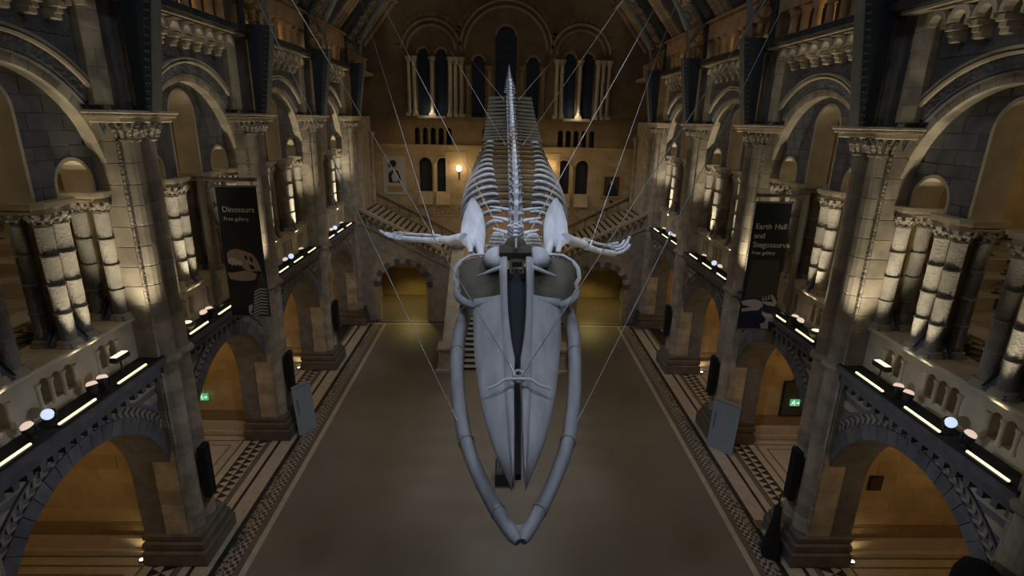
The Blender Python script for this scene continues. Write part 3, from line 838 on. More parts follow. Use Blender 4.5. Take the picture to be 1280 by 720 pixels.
# ------------------------------------------------------------------ staircase
SY0, SY1, LZ = 26.3, 33.9, 3.95
st = tag(empty('staircase', (0, SY0, 0)), 'great stone staircase splitting left and right below the end wall', 'staircase')
def P(name, mb, mat, par=st): return build(name, mb, mat, par, loc=(0, -SY0, 0)) if par is st else build(name, mb, mat, par)
N = 22
for i in range(N):
    y = SY0+.35+i*(SY1-SY0-.35)/N; z = (i+1)*LZ/N
    q = MB(); q.box(-2.5, 2.5, y, SY1+.05, z-LZ/N, z-.03); q.box(-2.5, 2.5, y-.05, SY1+.05, z-.03, z, .005)
    P('step', q, MARBLE if i % 1 == 0 else MARBLE)
    q = MB(); q.box(-2.48, 2.48, y-.052, y-.04, z-LZ/N+.01, z-.035); P('riser', q, BLACK)
for s in (-1, 1):
    q = MB(); q.prism([(SY0+.9, 0), (SY1, 0), (SY1, LZ+1.0), (SY0+.9, 1.25)], lambda y, z: (s*2.55, y, z), lambda y, z: (s*3.15, y, z)); P('stair_wall', q, BUFF)
    q = MB(); q.prism([(SY0+.8, 1.22), (SY1, LZ+1.0), (SY1, LZ+1.15), (SY0+.8, 1.38)], lambda y, z: (s*2.47, y, z), lambda y, z: (s*3.23, y, z)); P('sloping_coping', q, CREAM)
    q = MB(); q.box(min(s*2.4, s*3.35), max(s*2.4, s*3.35), SY0-.05, SY0+.95, 0, 1.25, .04); q.box(min(s*2.32, s*3.43), max(s*2.32, s*3.43), SY0-.13, SY0+1.03, 1.25, 1.42, .03); q.box(min(s*2.3, s*3.5), max(s*2.3, s*3.5), SY0-.2, SY0+1.05, 0, .22, .03); P('newel', q, BUFF)
    q = MB(); q.box(min(s*2.5, s*3.35), max(s*2.5, s*3.35), SY1-.35, SY1+.45, 0, LZ+1.15, .03); q.box(min(s*2.42, s*3.43), max(s*2.42, s*3.43), SY1-.43, SY1+.53, LZ+1.15, LZ+1.35, .03); P('newel', q, BUFF)
    q = MB(); q.box(min(s*2.65, s*3.2), max(s*2.65, s*3.2), SY1-.38, SY1-.34, LZ+.35, LZ+.95, .01); P('carved_panel', q, CARVED)
    # side flight: arched wall, steps, arcaded balustrade
    xa, xb = 3.35, 9.3; za, zb = 3.55, 6.55; lift = .40
    sl = (zb-za)/(xb-xa)
    q = MB(); mp = lambda d, u, z: (s*u, d, z)
    cu, cz, r = 6.45, 2.35, 1.52
    for d in (34.0, 34.35):
        fl_ = []
        fl_ += [[(xa, 0), (cu-r, 0), (cu-r, za+sl*(cu-r-xa)), (xa, za)], [(cu+r, 0), (xb, 0), (xb, zb), (cu+r, za+sl*(cu+r-xa))]]
        for i in range(20):
            a, b = PI-PI*i/20, PI-PI*(i+1)/20
            p1 = (cu+r*math.cos(a), cz+r*math.sin(a)); p2 = (cu+r*math.cos(b), cz+r*math.sin(b))
            fl_.append([p1, p2, (p2[0], za+sl*(p2[0]-xa)), (p1[0], za+sl*(p1[0]-xa))])
        for k in fl_: q.add([mp(d, *c) for c in k], [(0, 1, 2, 3)])
    arcp = [(cu-r, 0)]+[(cu+r*math.cos(PI-PI*i/20), cz+r*math.sin(PI-PI*i/20)) for i in range(21)]+[(cu+r, 0)]
    for a, b in zip(arcp, arcp[1:]): q.add([mp(34.0, *a), mp(34.0, *b), mp(34.35, *b), mp(34.35, *a)], [(0, 1, 2, 3)])
    P('flight_wall', q, BUFF)
    for i in range(15):
        a = PI*(i+.5)/15; h = PI/15*.46
        q = MB(); q.prism([(r*math.cos(a-h), r*math.sin(a-h)), ((r+.38)*math.cos(a-h), (r+.38)*math.sin(a-h)), ((r+.38)*math.cos(a+h), (r+.38)*math.sin(a+h)), (r*math.cos(a+h), r*math.sin(a+h))], lambda x, z: mp(33.94, cu+x, cz+z), lambda x, z: mp(34.02, cu+x, cz+z)); P('voussoir', q, BUFF if i % 2 else BLUE)
    q = MB()
    q.prism([(xa, za-.35), (xb, zb-.35), (xb, zb-.05), (xa, za-.05)], lambda x, z: mp(34.3, x, z), lambda x, z: mp(39.45, x, z)); P('flight_soffit', q, BUFF)
    n = 17
    for i in range(n):
        u = xa+i*(xb-xa)/n; z = za+lift+(i+1)*(zb-za)/n
        q = MB(); q.box(min(s*u, s*xb), max(s*u, s*xb), 34.3, 39.45, z-(zb-za)/n-(lift if i == 0 else 0), z); P('step', q, MARBLE)
        q = MB(); q.box(min(s*(u-.004), s*(u+.17)), max(s*(u-.004), s*(u+.17)), 34.45, 39.3, z+.001, z+.006); P('riser_shade_strip', q, BLACK)  # black strip on the tread stands in for the shaded riser
    q = MB(); q.prism([(xa-.1, za+.0), (xb, zb), (xb, zb+.16), (xa-.1, za+.16)], lambda x, z: mp(33.92, x, z), lambda x, z: mp(34.35, x, z)); P('balustrade_plinth', q, BUFF)
    q = MB(); q.prism([(xa-.1, za+.85), (xb, zb+.85), (xb, zb+1.02), (xa-.1, za+1.02)], lambda x, z: mp(33.9, x, z), lambda x, z: mp(34.37, x, z)); P('balustrade_coping', q, CREAM)
    nb = 15
    for i in range(nb):
        u = xa+.2+(i+.5)*(xb-xa-.3)/nb; z = za+sl*(u-xa)+.16
        q = MB(); q.lathe([(.10, z-.06), (.07, z+.06), (.06, z+.45), (.12, z+.56), (.14, z+.72)], s*u, 34.13, 8); P('baluster', q, BUFF)
    q = MB()
    q.prism([(xa, za+1.2), (xb, zb+1.2), (xb, zb+1.26), (xa, za+1.26)], lambda x, z: mp(39.26, x, z), lambda x, z: mp(39.32, x, z)); P('handrail', q, IRON)
    for i in range(8):
        u = xa+.3+i*.78; z = za+sl*(u-xa)
        q = MB(); q.tube([mp(39.29, u, z+.3), mp(39.29, u, z+1.22)], .025, 6); P('handrail_post', q, IRON)
q = MB(); q.box(-3.35, 3.35, SY1, EY, LZ-.4, LZ); q.box(-3.35, -2.9, SY1, EY, 0, LZ-.4); q.box(2.9, 3.35, SY1, EY, 0, LZ-.4); P('landing', q, MARBLE)
# lamps under the side flights light the passage floors
for s in (-1, 1):
    light('SPOT', (s*6.4, 37.2, 3.2), 220, (1.0, .78, .25), .25, (s*6.4, 36.6, 0), 125, .5)

# ------------------------------------------------------------------ the whale skeleton
whale = tag(empty('whale_skeleton', (.1, 10.7, 9.9)), 'pale blue-grey whale skeleton diving head first on steel cables', 'skeleton')
whale_inv = Matrix.Translation((-.1, -10.7, -9.9))
def wpart(name, mb, mat, par=None):
    if par is None: return build(name, mb, mat, whale, loc=(-.1, -10.7, -9.9))
    return build(name, mb, mat, par)
# the skull's own plane, from the nape down to the snout
skA = on_y(646, 316, 10.7); skB = on_y(648.5, 607, 5.5)
ske = (skB-skA).normalized(); skn = Vector((1, 0, 0)).cross(ske).normalized()
if skn.z < 0: skn = -skn
def sk(x, y, h=0): return on_plane(x, y, skA, skn)+skn*h
xc = lambda y: 646+(y-380)*.011
def lerp_tab(tab, y):
    if y <= tab[0][0]: return tab[0][1:]
    for a, b in zip(tab, tab[1:]):
        if y <= b[0]:
            t = (y-a[0])/(b[0]-a[0]); return tuple(p+(q-p)*t for p, q in zip(a[1:], b[1:]))
    return tab[-1][1:]
OUT = [(374, 55.5, 12), (400, 55, 11), (420, 54.5, 9), (440, 53.5, 6.5), (455, 52, 3.5), (480, 49, 4.5), (500, 45.5, 5), (520, 41, 5), (540, 35.5, 5), (560, 28.5, 5.5), (580, 20, 6), (595, 13.5, 7), (607, 8.6, 7.9)]
PRE = [(328, 22, 11.5), (370, 21, 12), (400, 20.5, 11), (420, 19.5, 9), (440, 18.5, 6.5), (455, 18, 3.5), (480, 17.5, 4.5), (500, 17, 5), (540, 14, 5), (560, 13, 5.5), (580, 11, 6), (595, 9.5, 7), (602, 8.8, 7.6)]
def sheet(tab, ys, hf, th, q, nt_=7):
    mb = MB(); top = []; bot = []
    for y in ys:
        o, i = lerp_tab(tab, y)
        for k in range(nt_+1):
            t = k/nt_
            x = xc(y)+q*(i+(o-i)*t)
            top.append(sk(x, y, hf(t, y))); bot.append(sk(x, y, hf(t, y)-th*(1-.6*t)))
    n = nt_+1; m = len(ys); vs = top+bot; fs = []
    B = n*m
    for r in range(m-1):
        for k in range(nt_):
            a = r*n+k
            fs.append((a, a+1, a+n+1, a+n)); fs.append((B+a, B+a+n, B+a+n+1, B+a+1))
        fs.append((r*n, (r+1)*n, B+(r+1)*n, B+r*n)); fs.append((r*n+nt_, B+r*n+nt_, B+(r+1)*n+nt_, (r+1)*n+nt_))
    for k in range(nt_):
        fs.append((k, B+k, B+k+1, k+1)); a = (m-1)*n+k; fs.append((a, a+1, B+a+1, B+a))
    mb.add(vs, fs, True); return mb
ysR = [374+ (607-374)*k/26 for k in range(27)]
ysP = [328+(602-328)*k/28 for k in range(29)]
for q in (-1, 1):
    wpart('upper_jaw', sheet(OUT, ysR, lambda t, y: .10*math.cos(t*1.35)-.10*t*t, .10, q), BONE)
    wpart('premaxilla', sheet(PRE, ysP, lambda t, y: .13+.035*math.sin(t*PI)-.05*t, .16, q, 6), BONE)
    X = lambda x: 646+q*(646-x)
    # outer rim of the skull round the temporal opening
    rim = [(593, 381), (583, 379), (573.5, 373), (570, 363), (572, 353), (567.5, 345), (569, 335), (576, 326.5), (588, 320), (603, 317.5), (618, 319)]
    pts = [sk(X(a)+0, b, -.02+.03*math.sin(k)) for k, (a, b) in enumerate(rim)]
    fine = []
    for k in range(len(pts)-1):
        for t in (0, .33, .67): fine.append(pts[k].lerp(pts[k+1], t))
    fine.append(pts[-1])
    rr = [(.07 if k < 9 else .042 if k < 21 else .03) for k in range(len(fine))]
    q_ = MB(); q_.tube(fine, rr, 8); wpart('cheek_arch', q_, BONE)
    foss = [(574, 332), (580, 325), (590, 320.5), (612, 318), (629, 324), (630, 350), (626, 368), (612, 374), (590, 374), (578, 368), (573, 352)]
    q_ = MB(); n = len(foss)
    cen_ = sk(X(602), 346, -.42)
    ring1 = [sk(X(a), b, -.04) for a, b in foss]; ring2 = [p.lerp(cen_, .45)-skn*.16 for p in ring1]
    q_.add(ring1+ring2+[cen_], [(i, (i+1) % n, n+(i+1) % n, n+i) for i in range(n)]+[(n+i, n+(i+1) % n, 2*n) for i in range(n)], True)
    wpart('temporal_hollow', q_, FOSSA_SHADE)
    q_ = MB(); q_.tube([sk(X(592), 379, .0), sk(X(605), 377, .01), (sk(X(618), 376, .02)), sk(X(633), 374, .03)], [.10, .085, .09, .10], 8, .8); wpart('brow_ridge', q_, BONE)
    q_ = MB(); q_.tube([sk(X(628), 338, .08), sk(X(616), 341, .06), sk(X(606), 344, .04), sk(X(596), 346, .02)], [.05, .042, .03, .012], 8); wpart('bony_process', q_, BONE)
    q_ = MB(); ol = [(602, 327), (604, 320), (611, 314.5), (621, 311.5), (630, 313), (632, 322), (630, 331), (621, 335), (609, 333)]
    n = len(ol); r0 = [sk(X(a), b, -.02) for a, b in ol]; c_ = sk(X(617), 322, .16)
    r1 = [p.lerp(c_, .35)+skn*.09 for p in r0]; r2 = [p.lerp(c_, .72)+skn*.03 for p in r0]
    q_.add(r0+r1+r2+[c_+skn*.01], [(k*n+i, k*n+(i+1) % n, (k+1)*n+(i+1) % n, (k+1)*n+i) for k in (0, 1) for i in range(n)]+[(2*n+i, 2*n+(i+1) % n, 3*n) for i in range(n)]+[tuple(range(n))[::-1]], True)
    wpart('occipital_wing', q_, BONE)
q_ = MB(); q_.prism([(624, 318), (664, 318), (664, 328), (624, 328)], lambda a, b: sk(a, b, .22), lambda a, b: sk(a, b, .05)); wpart('occipital_bar', q_, BONE_BROWN_SHADE)
q_ = MB(); q_.tube([sk(644.5, 327, .30), sk(644.5, 317, .34)], .025, 8); wpart('mount_post', q_, STEEL)
q_ = MB(); q_.lathe([(.24, -.1), (.23, 0), (.16, .12), (.02, .17)], 0, 0, 12); o = wpart('neck_collar', q_, BONE_BROWN_SHADE); o.matrix_local = whale_inv @ Matrix.Translation(sk(644, 314, .15))
q_ = MB(); q_.prism([(631, 330), (662, 330), (657, 410), (649, 452), (652, 500), (652, 585), (644, 585), (643, 500), (643.5, 452), (634, 410)], lambda a, b: sk(a, b, -.12), lambda a, b: sk(a, b, -.24)); wpart('vomer', q_, plain('dark_teal_bone', (.02, .03, .035), .7, 0, .3))
q_ = MB()
for (a, b, c, d) in ((637, 329, 655, 333), (637, 329, 640, 347), (652, 329, 655, 347)):
    q_.prism([(a, b), (c, b), (c, d), (a, d)], lambda x, y: sk(x, y, .10), lambda x, y: sk(x, y, -.02))
q_.tube([sk(640, 347, .06), sk(645, 338, .06), sk(652, 347, .06)], .025, 6)
wpart('nasal_bones', q_, BONE_BROWN_SHADE)
# cross rod and shackle that carry the snout
q_ = MB(); q_.tube([sk(609, 499, .20), sk(622, 498, .27), sk(632, 495, .33), sk(640, 495, .33), sk(653, 495, .33), sk(662, 495, .33), sk(672, 498, .27), sk(687, 499, .20)], .02, 8)
rod = wpart('carrying_rod', q_, RODWHITE)
q_ = MB(); c0 = sk(647, 492, .34)
q_.tube([c0+Vector((.07*math.cos(a), .04*math.sin(a), .07*math.sin(a))) for a in [2*PI*k/10 for k in range(11)]], .022, 6)
q_.tube([sk(640, 494, .28), c0, sk(654, 494, .28)], .022, 6); wpart('shackle', q_, STEEL, rod)
# lower jaws
mA = on_y(583, 385, 9.9); mB = on_y(651, 679, 5.6); mn = Vector((1, 0, 0)).cross((mB-mA).normalized()).normalized()
if mn.z < 0: mn = -mn
mj = lambda x, y, h=0: on_plane(x, y, mA, mn)+mn*h
JAW = {-1: [(590, 380), (582, 392), (576, 410), (572.5, 430), (571, 455), (572, 485), (575, 515), (580.5, 545), (590, 575), (603, 605), (618, 633), (632, 655), (643, 671), (647.5, 678)],
       1: [(703, 380), (710, 392), (715, 410), (717.5, 430), (718.5, 455), (718, 485), (716, 515), (712, 545), (703, 575), (691, 605), (678, 632), (666, 653), (657, 669), (654, 677)]}
jr = [.09, .12, .13, .125, .12, .115, .115, .11, .105, .10, .098, .096, .085, .05]
for q in (-1, 1):
    pts = [mj(*p) for p in JAW[q]]
    q_ = MB(); q_.tube(pts, jr, 12, 1.35, mn); jw = wpart('lower_jaw', q_, BONE)
    for k, (i, t) in enumerate(((3, .45), (7, .25), (10, .3))):
        p = pts[i].lerp(pts[i+1], t); d = (pts[i+1]-pts[i]).normalized()
        q_ = MB(); q_.tube([p-d*.012, p+d*.012], jr[i]*1.12, 12, 1.35, mn); wpart('support_ring', q_, STEEL, jw)
q_ = MB(); q_.prism([(636, 655), (644, 658), (651, 658.5), (664, 654), (657, 665), (651, 667), (645, 666)], lambda a, b: mj(a, b, .05), lambda a, b: mj(a, b, -.05)); wpart('jaw_tie', q_, PANEL_WHITE)

# spine
ctrl = [(.08, 10.3, 9.8), (.08, 10.75, 9.95), (.11, 11.7, 10.28), (.16, 13.5, 10.66), (.19, 17.0, 11.2), (.21, 20.5, 11.72), (.21, 24.0, 12.5), (.18, 27.0, 13.65), (.14, 29.6, 15.0), (.12, 30.6, 15.6)]
ctrl = [Vector(c) for c in ctrl]
def spine(t):
    i = min(int(t), len(ctrl)-2); f = t-i
    p0, p1, p2, p3 = ctrl[max(i-1, 0)], ctrl[i], ctrl[i+1], ctrl[min(i+2, len(ctrl)-1)]
    return .5*((2*p1)+(p2-p0)*f+(2*p0-5*p1+4*p2-p3)*f*f+(3*p1-p0-3*p2+p3)*f**3)
tab = [spine(k*.02) for k in range(int((len(ctrl)-1)/.02))]
def at_y(Y):
    for a, b in zip(tab, tab[1:]):
        if a.y <= Y <= b.y:
            return a.lerp(b, (Y-a.y)/(b.y-a.y)), (b-a).normalized()
    return tab[-1], (tab[-1]-tab[-2]).normalized()
def frame(Y):
    p, t = at_y(Y)
    r = Vector((1, 0, 0)); u = r.cross(t).normalized(); r = t.cross(u).normalized()
    m = Matrix((r, t, u)).transposed().to_4x4(); m.translation = p
    return m
def vertebra_mesh(name, spine_h, lean):
    mb = MB()
    n = 12; vs = []
    for y, k in ((-.5, .92), (-.42, 1), (0, .84), (.42, 1), (.5, .92)):
        vs += [(k*math.cos(2*PI*i/n), y, k*math.sin(2*PI*i/n)) for i in range(n)]
    fs = [tuple(range(n)), tuple(range(4*n, 5*n))[::-1]]
    for q in range(4):
        for i in range(n): j = (i+1) % n; fs.append((q*n+i, q*n+j, (q+1)*n+j, (q+1)*n+i))
    # centrum: unit radius .5, unit length .75
    mb.add([(x*.5, y*.75, z*.5) for x, y, z in vs], fs, True)
    def blade(prof, t0, t1):
        mb.prism(prof, lambda y, z: (-(t0 if z < .9 else t1), y, z), lambda y, z: ((t0 if z < .9 else t1), y, z))
    blade([(-.30, .4), (.35, .4), (.30+lean*.4, .9), (.32+lean, spine_h*.96), (.10+lean, spine_h), (-.22+lean, spine_h*.96), (-.25+lean*.4, .9)], .14, .10)
    for s in (-1, 1):   # neural arch and the forward facets
        mb.tube([(s*.30, -.1, .35), (s*.24, -.05, .65), (s*.06, 0, .92)], [.12, .10, .08], 6)
        mb.tube([(s*.20, 0, .75), (s*.34, -.32, .95), (s*.40, -.55, 1.12)], [.11, .10, .05], 6)
    return mb.mesh(name, BONE)
V_THOR = vertebra_mesh('vertebra', 2.0, .45)
V_NECK = vertebra_mesh('vertebra', 1.15, .15)
V_TAIL = vertebra_mesh('vertebra', 1.7, .55)
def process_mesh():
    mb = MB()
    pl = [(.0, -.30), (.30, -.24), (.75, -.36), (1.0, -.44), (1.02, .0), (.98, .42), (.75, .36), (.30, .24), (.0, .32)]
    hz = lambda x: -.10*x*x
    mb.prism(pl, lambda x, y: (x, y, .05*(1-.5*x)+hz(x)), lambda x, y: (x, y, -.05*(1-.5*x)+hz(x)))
    return mb.mesh('transverse_process', BONE_BROWN_SHADE)
T_PROC = process_mesh()
def slim_process():
    mb = MB(); mb.tube([(0, 0, 0), (.4, .1, .05), (1.0, .35, .0)], [.12, .09, .05], 6)
    return mb.mesh('transverse_process', BONE)
T_SLIM = slim_process()
def vertebra(Y, mesh_, rad, length, tr_len, tr_w, slim=False):
    v = inst('vertebra', mesh_, whale)
    v.matrix_local = Matrix.Translation((-.1, -10.7, -9.9)) @ frame(Y) @ Matrix.Diagonal((rad*2, length, rad*2, 1))
    if tr_len:
        for s in (-1, 1):
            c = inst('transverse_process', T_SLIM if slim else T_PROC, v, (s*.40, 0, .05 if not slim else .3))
            c.scale = (s*tr_len/(rad*2), tr_w/length, 1.0)
ys = []
for k in range(7):
    Y = 10.85+k*.15; vertebra(Y, V_NECK, .20, .13, .42 if k > 0 else .5, .16, True)
thor = []
for k in range(15):
    Y = 11.95+k*.70; thor.append(Y)
    f = k/14
    vertebra(Y, V_THOR, .195+.02*f, .56, .36+.62*min(1, f*1.5), .68, k < 3)
for k in range(13):
    Y = 22.4+k*.42
    f = k/12
    vertebra(Y, V_THOR, .21, .36, 1.02-.16*f, .44)
for k in range(13):
    Y = 27.8+k*.21; f = k/12
    vertebra(Y, V_TAIL, .15*(1-f*.6), .20*(1-f*.4), .16*(1-f)+.02, .16*(1-f*.5), True)
# ribs
for k, Y in enumerate(thor):
    f = k/14
    W = [.66, .98, 1.2, 1.34, 1.44, 1.5, 1.53, 1.54, 1.53, 1.50, 1.46, 1.42, 1.37, 1.32, 1.26][k]
    Ln = [.7, 1.1, 1.5, 1.8, 2.0, 2.1, 2.1, 2.05, 2.0, 1.9, 1.8, 1.65, 1.5, 1.3, 1.1][k]
    tx = (.30+.46*min(1, f*1.5))+.04
    bk = .14+.25*f
    pts = [(tx-.08, -.02, .08), (tx+.10, .0, .09), (tx+(W-tx)*.45, bk*.3, -.02), (W*.90, bk*.8, -.30), (W, bk*1.3, -.55*Ln/2-.14), (W*.97, bk*1.8, -.80*Ln/2-.2), (W*.86, bk*2.2, -1.25*Ln/2-.2), (W*.68, bk*2.6, -1.7*Ln/2-.2)]
    rd = [.04, .058, .06, .062, .064, .062, .055, .04]
    fine = []
    for i in range(len(pts)-1):
        a, b = Vector(pts[i]), Vector(pts[i+1]); p0 = Vector(pts[max(i-1, 0)]); p3 = Vector(pts[min(i+2, len(pts)-1)])
        for t in (0, .25, .5, .75): fine.append(.5*((2*a)+(b-p0)*t+(2*p0-5*a+4*b-p3)*t*t+(3*a-p0-3*b+p3)*t**3))
    fine.append(Vector(pts[-1]))
    rads = [rd[min(i//4, 6)]+(rd[min(i//4+1, 7)]-rd[min(i//4, 6)])*(i % 4)/4 for i in range(len(fine))]
    q_ = MB(); q_.tube(fine, rads, 8, .75, (0, 1, 0)); rm = q_.mesh('rib', BONE)
    for s in (-1, 1):
        o = inst('rib', rm, whale)
        o.matrix_local = whale_inv @ frame(Y) @ Matrix.Diagonal((s, 1, 1, 1))
# shoulder blades and flippers
for q in (-1, 1):
    X = (lambda x: x) if q < 0 else (lambda x: 1286-x)
    G, T_, I = on_y(X(579), 303, 11.5), on_y(X(590), 250, 13.0), on_y(X(606), 312, 11.35)
    n_ = (T_-G).cross(I-G).normalized()
    if n_.z < 0: n_ = -n_
    ol = [(590, 248), (595, 252), (600, 260), (604, 270), (606.5, 284), (606.5, 298), (605, 313), (600, 312), (596, 306), (590, 308), (584, 307), (578, 303), (575.5, 294), (577, 280), (580, 268), (585, 256)]
    q_ = MB(); n = len(ol)
    c_ = on_plane(X(592), 288, G, n_)
    top = [on_plane(X(a), b, G, n_)+n_*.03 for a, b in ol]; bot = [p-n_*.07 for p in top]; mid = [p.lerp(c_, .5)+n_*.04 for p in top]
    q_.add(top+mid+[c_+n_*.03]+bot, [(i, (i+1) % n, n+(i+1) % n, n+i) for i in range(n)]+[(n+i, n+(i+1) % n, 2*n) for i in range(n)]+[(i, 2*n+1+i, 2*n+1+(i+1) % n, (i+1) % n) for i in range(n)]+[tuple(range(2*n+1, 3*n+1))], True)
    sb = wpart('shoulder_blade', q_, BONE)
    for path, r_ in (([(586, 302), (587.5, 310), (588.5, 317)], [.08, .07, .04]), ([(596, 302), (600, 313), (603, 323)], [.08, .085, .05])):
        q_ = MB(); q_.tube([on_plane(X(a), b, G, n_)+n_*.02 for a, b in path], r_, 8); wpart('acromion', q_, BONE, sb)
    fl_ = lambda x, y, Y: on_y(X(x), y+(6 if q > 0 else 0), Y)
    if q < 0:
        bones = [('upper_arm_bone', [(580, 298, 11.55), (572, 298, 11.65), (562, 301, 11.75)], [.16, .13, .14]),
                 ('wrist_block', [(561, 300.5, 11.78), (553, 299.5, 11.86)], [.12, .11]),
                 ('forearm_bone', [(552, 301, 11.9), (530, 300, 12.2), (504, 298.5, 12.55)], [.105, .08, .09]),
                 ('forearm_bone', [(550, 295, 12.0), (530, 293.5, 12.3), (508, 292.5, 12.6)], [.05, .04, .045])]
        dg = [[(503, 300, 12.55), (494, 298.5, 12.7), (486, 296, 12.85), (480, 292.5, 12.95), (475.5, 289, 13.05)], [(504, 297, 12.6), (495, 296.5, 12.75), (487, 294.5, 12.9), (481, 292, 13.0), (477, 290.5, 13.05)], [(506, 294, 12.65), (498, 294.5, 12.8), (490, 293, 12.95), (484, 292, 13.05)], [(508, 292, 12.65), (500, 291.5, 12.8), (493, 291.5, 12.95)]]
    else:
        R_ = lambda x, y, Y: (1286-x, y-6, Y)
        bones = [('upper_arm_bone', [R_(706, 298, 11.55), R_(713, 300, 11.65), R_(722, 303, 11.75)], [.16, .13, .14]),
                 ('wrist_block', [R_(723, 303, 11.78), R_(731, 306, 11.86)], [.12, .11]),
                 ('forearm_bone', [R_(732, 308, 11.9), R_(748, 313.5, 12.15), R_(767, 317, 12.4)], [.105, .08, .10]),
                 ('forearm_bone', [R_(730, 299, 12.0), R_(745, 304, 12.3), R_(763, 308, 12.5)], [.05, .04, .045])]
        dg = [[R_(768, 317, 12.4), R_(776, 316, 12.5), R_(783, 312, 12.6), R_(787.5, 306, 12.7)], [R_(768, 313, 12.5), R_(777, 311, 12.6), R_(783, 306, 12.7), R_(786, 299, 12.8), R_(787, 296, 12.85)], [R_(765, 309, 12.5), R_(773, 308.5, 12.65), R_(778, 305.5, 12.75), R_(780.5, 301, 12.85)], [R_(762, 306, 12.55), R_(768, 305, 12.7), R_(772, 304, 12.8)]]
    for nm, path, r_ in bones:
        q_ = MB(); pp = [fl_(*p) for p in path]
        if nm != 'forearm_bone': pp = [pp[0]]+pp[1:]
        q_.tube(pp, r_, 10, .8); wpart(nm, q_, BONE)
    for d in dg:
        pp = [fl_(*p) for p in d]
        for a, b in zip(pp, pp[1:]):
            q_ = MB(); e = (b-a); a2, b2 = a+e*.04, b-e*.04
            q_.tube([a2, a2+e*.2, a2+e*.5, b2-e*.2, b2], [.052, .042, .036, .042, .048], 7); wpart('finger_bone', q_, BONE)

# ------------------------------------------------------------------ suspension cables
def cable(px, P0, thru, Xa, label):
    # from the hold point on the whale up to a roof anchor at half-width Xa, along the line the photograph shows
    dx, dy = thru[0]-px[0], thru[1]-px[1]
    best = None
    k = 1.0
    while k < 6:
        a = on_x(px[0]+dx*k, px[1]+dy*k, Xa)
        if a.y > 0 and a.z > 18.4 and a.y < 39: best = a; break
        if a.z < roof_pt(abs(Xa)) and 0 < a.y < 39: best = a
        k += .05
    q_ = MB(); q_.tube([P0, best], .009, 6)
    o = empty('suspension_cable', P0)
    build('wire', q_, CABLE, o, loc=tuple(-c for c in P0))
    q_ = MB(); e = (best-P0).normalized(); q_.tube([P0, P0+e*.2], .017, 6); build('turnbuckle', q_, STEEL, o, loc=tuple(-c for c in P0))
    tag(o, label, 'cable', 'steel cables holding the whale')
for sd, nm in ((-1, 'Dinosaurs'), (1, 'Earth Hall')):
    L = sd < 0
    cable((572, 532) if L else (721, 532), mj(572, 532, .1) if L else mj(721, 532, .1), (446, 265) if L else (838, 295), sd*7.2, f'taut steel cable from the lower jaw up on the {nm} side')
    cable((643, 490) if L else (652, 490), sk(645, 493, .34) if L else sk(650, 493, .34), (499, 240) if L else (807, 245), sd*6.8, f'taut steel cable from the snout rod up on the {nm} side')
    cable((543, 296) if L else (737, 309), on_y(543, 296, 12.05) if L else on_y(737, 309, 12.0), (480, 93) if L else (810, 103), sd*6.0, f'taut steel cable from the flipper up on the {nm} side')
    cable((637, 312) if L else (650, 312), on_y(637, 312, 10.9) if L else on_y(650, 312, 10.9), (518, 83) if L else (770, 97), sd*5.5, f'taut steel cable from the neck up on the {nm} side')
    cable((632, 182) if L else (653, 182), on_y(632, 182, 19.4) if L else on_y(653, 182, 19.4), (530, 7) if L else (760, 27), sd*5.0, f'taut steel cable from the middle back up on the {nm} side')
    cable((630, 125) if L else (648, 125), on_y(630, 125, 27.0) if L else on_y(648, 125, 27.0), (550, 27) if L else (747, 10), sd*5.0, f'taut steel cable from the tail root up on the {nm} side')

# ------------------------------------------------------------------ lamps on the ledges
mb = MB(); mb.box(-.02, .02, -.5, .5, 0, .035); STRIP_M = mb.mesh('light_strip', STRIP)
mb = MB(); mb.box(-.07, .06, -.53, .53, -.02, .02); TRAY_M = mb.mesh('tray', BLACK)
def strip(s, yc, u0, u1, label):
    o = tag(empty('strip_light', (s*9.17, yc+(u0+u1)/2, 6.707)), label, 'strip light', 'glowing strip lights on the gallery ledges')
    inst('tray', TRAY_M, o, scale=(s, (u1-u0), 1)); inst('light_strip', STRIP_M, o, (0, 0, .02), scale=(s, (u1-u0), 1))
def round_lamp_mesh(mat, name):
    mb = MB(); mb.lathe([(.0, .10), (.06, .095), (.10, .07), (.115, .02), (.115, 0)], 0, 0, 14); return mb.mesh(name, mat)
LENS = {k: round_lamp_mesh(m, 'lens') for k, m in (('pink', LAMP_PINK), ('blue', LAMP_BLUE), ('cream', LAMP_CREAM))}
mb = MB(); mb.lathe([(.07, -.20), (.11, -.16), (.125, -.02), (.125, .01), (.11, .012)], 0, 0, 14); BODY = mb.mesh('lamp_body', BLACK)
mb = MB(); mb.lathe([(.10, 0), (.10, .02), (.025, .03), (.02, .14)], 0, 0, 10); mb.tube([(-.14, 0, .28), (-.14, 0, .14), (.14, 0, .14), (.14, 0, .28)], .014, 6); YOKE = mb.mesh('yoke', BLACK)
def spot(s, yc, u, kind, aim, label, z=6.69, d=9.36, power=0, col=PALE, tgt=None):
    o = tag(empty('spotlight', (s*d, yc+u, z)), label, 'spotlight', 'round spotlights on the gallery ledges')
    inst('yoke', YOKE, o)
    q = Vector(aim).to_track_quat('Z', 'Y').to_euler()
    b = inst('lamp_body', BODY, o, (0, 0, .27), q); inst('lens', LENS[kind], b)
    if power:
        l = light('SPOT', (s*d+aim[0]*.2, yc+u+aim[1]*.2, z+.27+.25*aim[2]), power, col, .09, tgt or (s*(9.42), yc+u*1.3, 14), 50, .9)
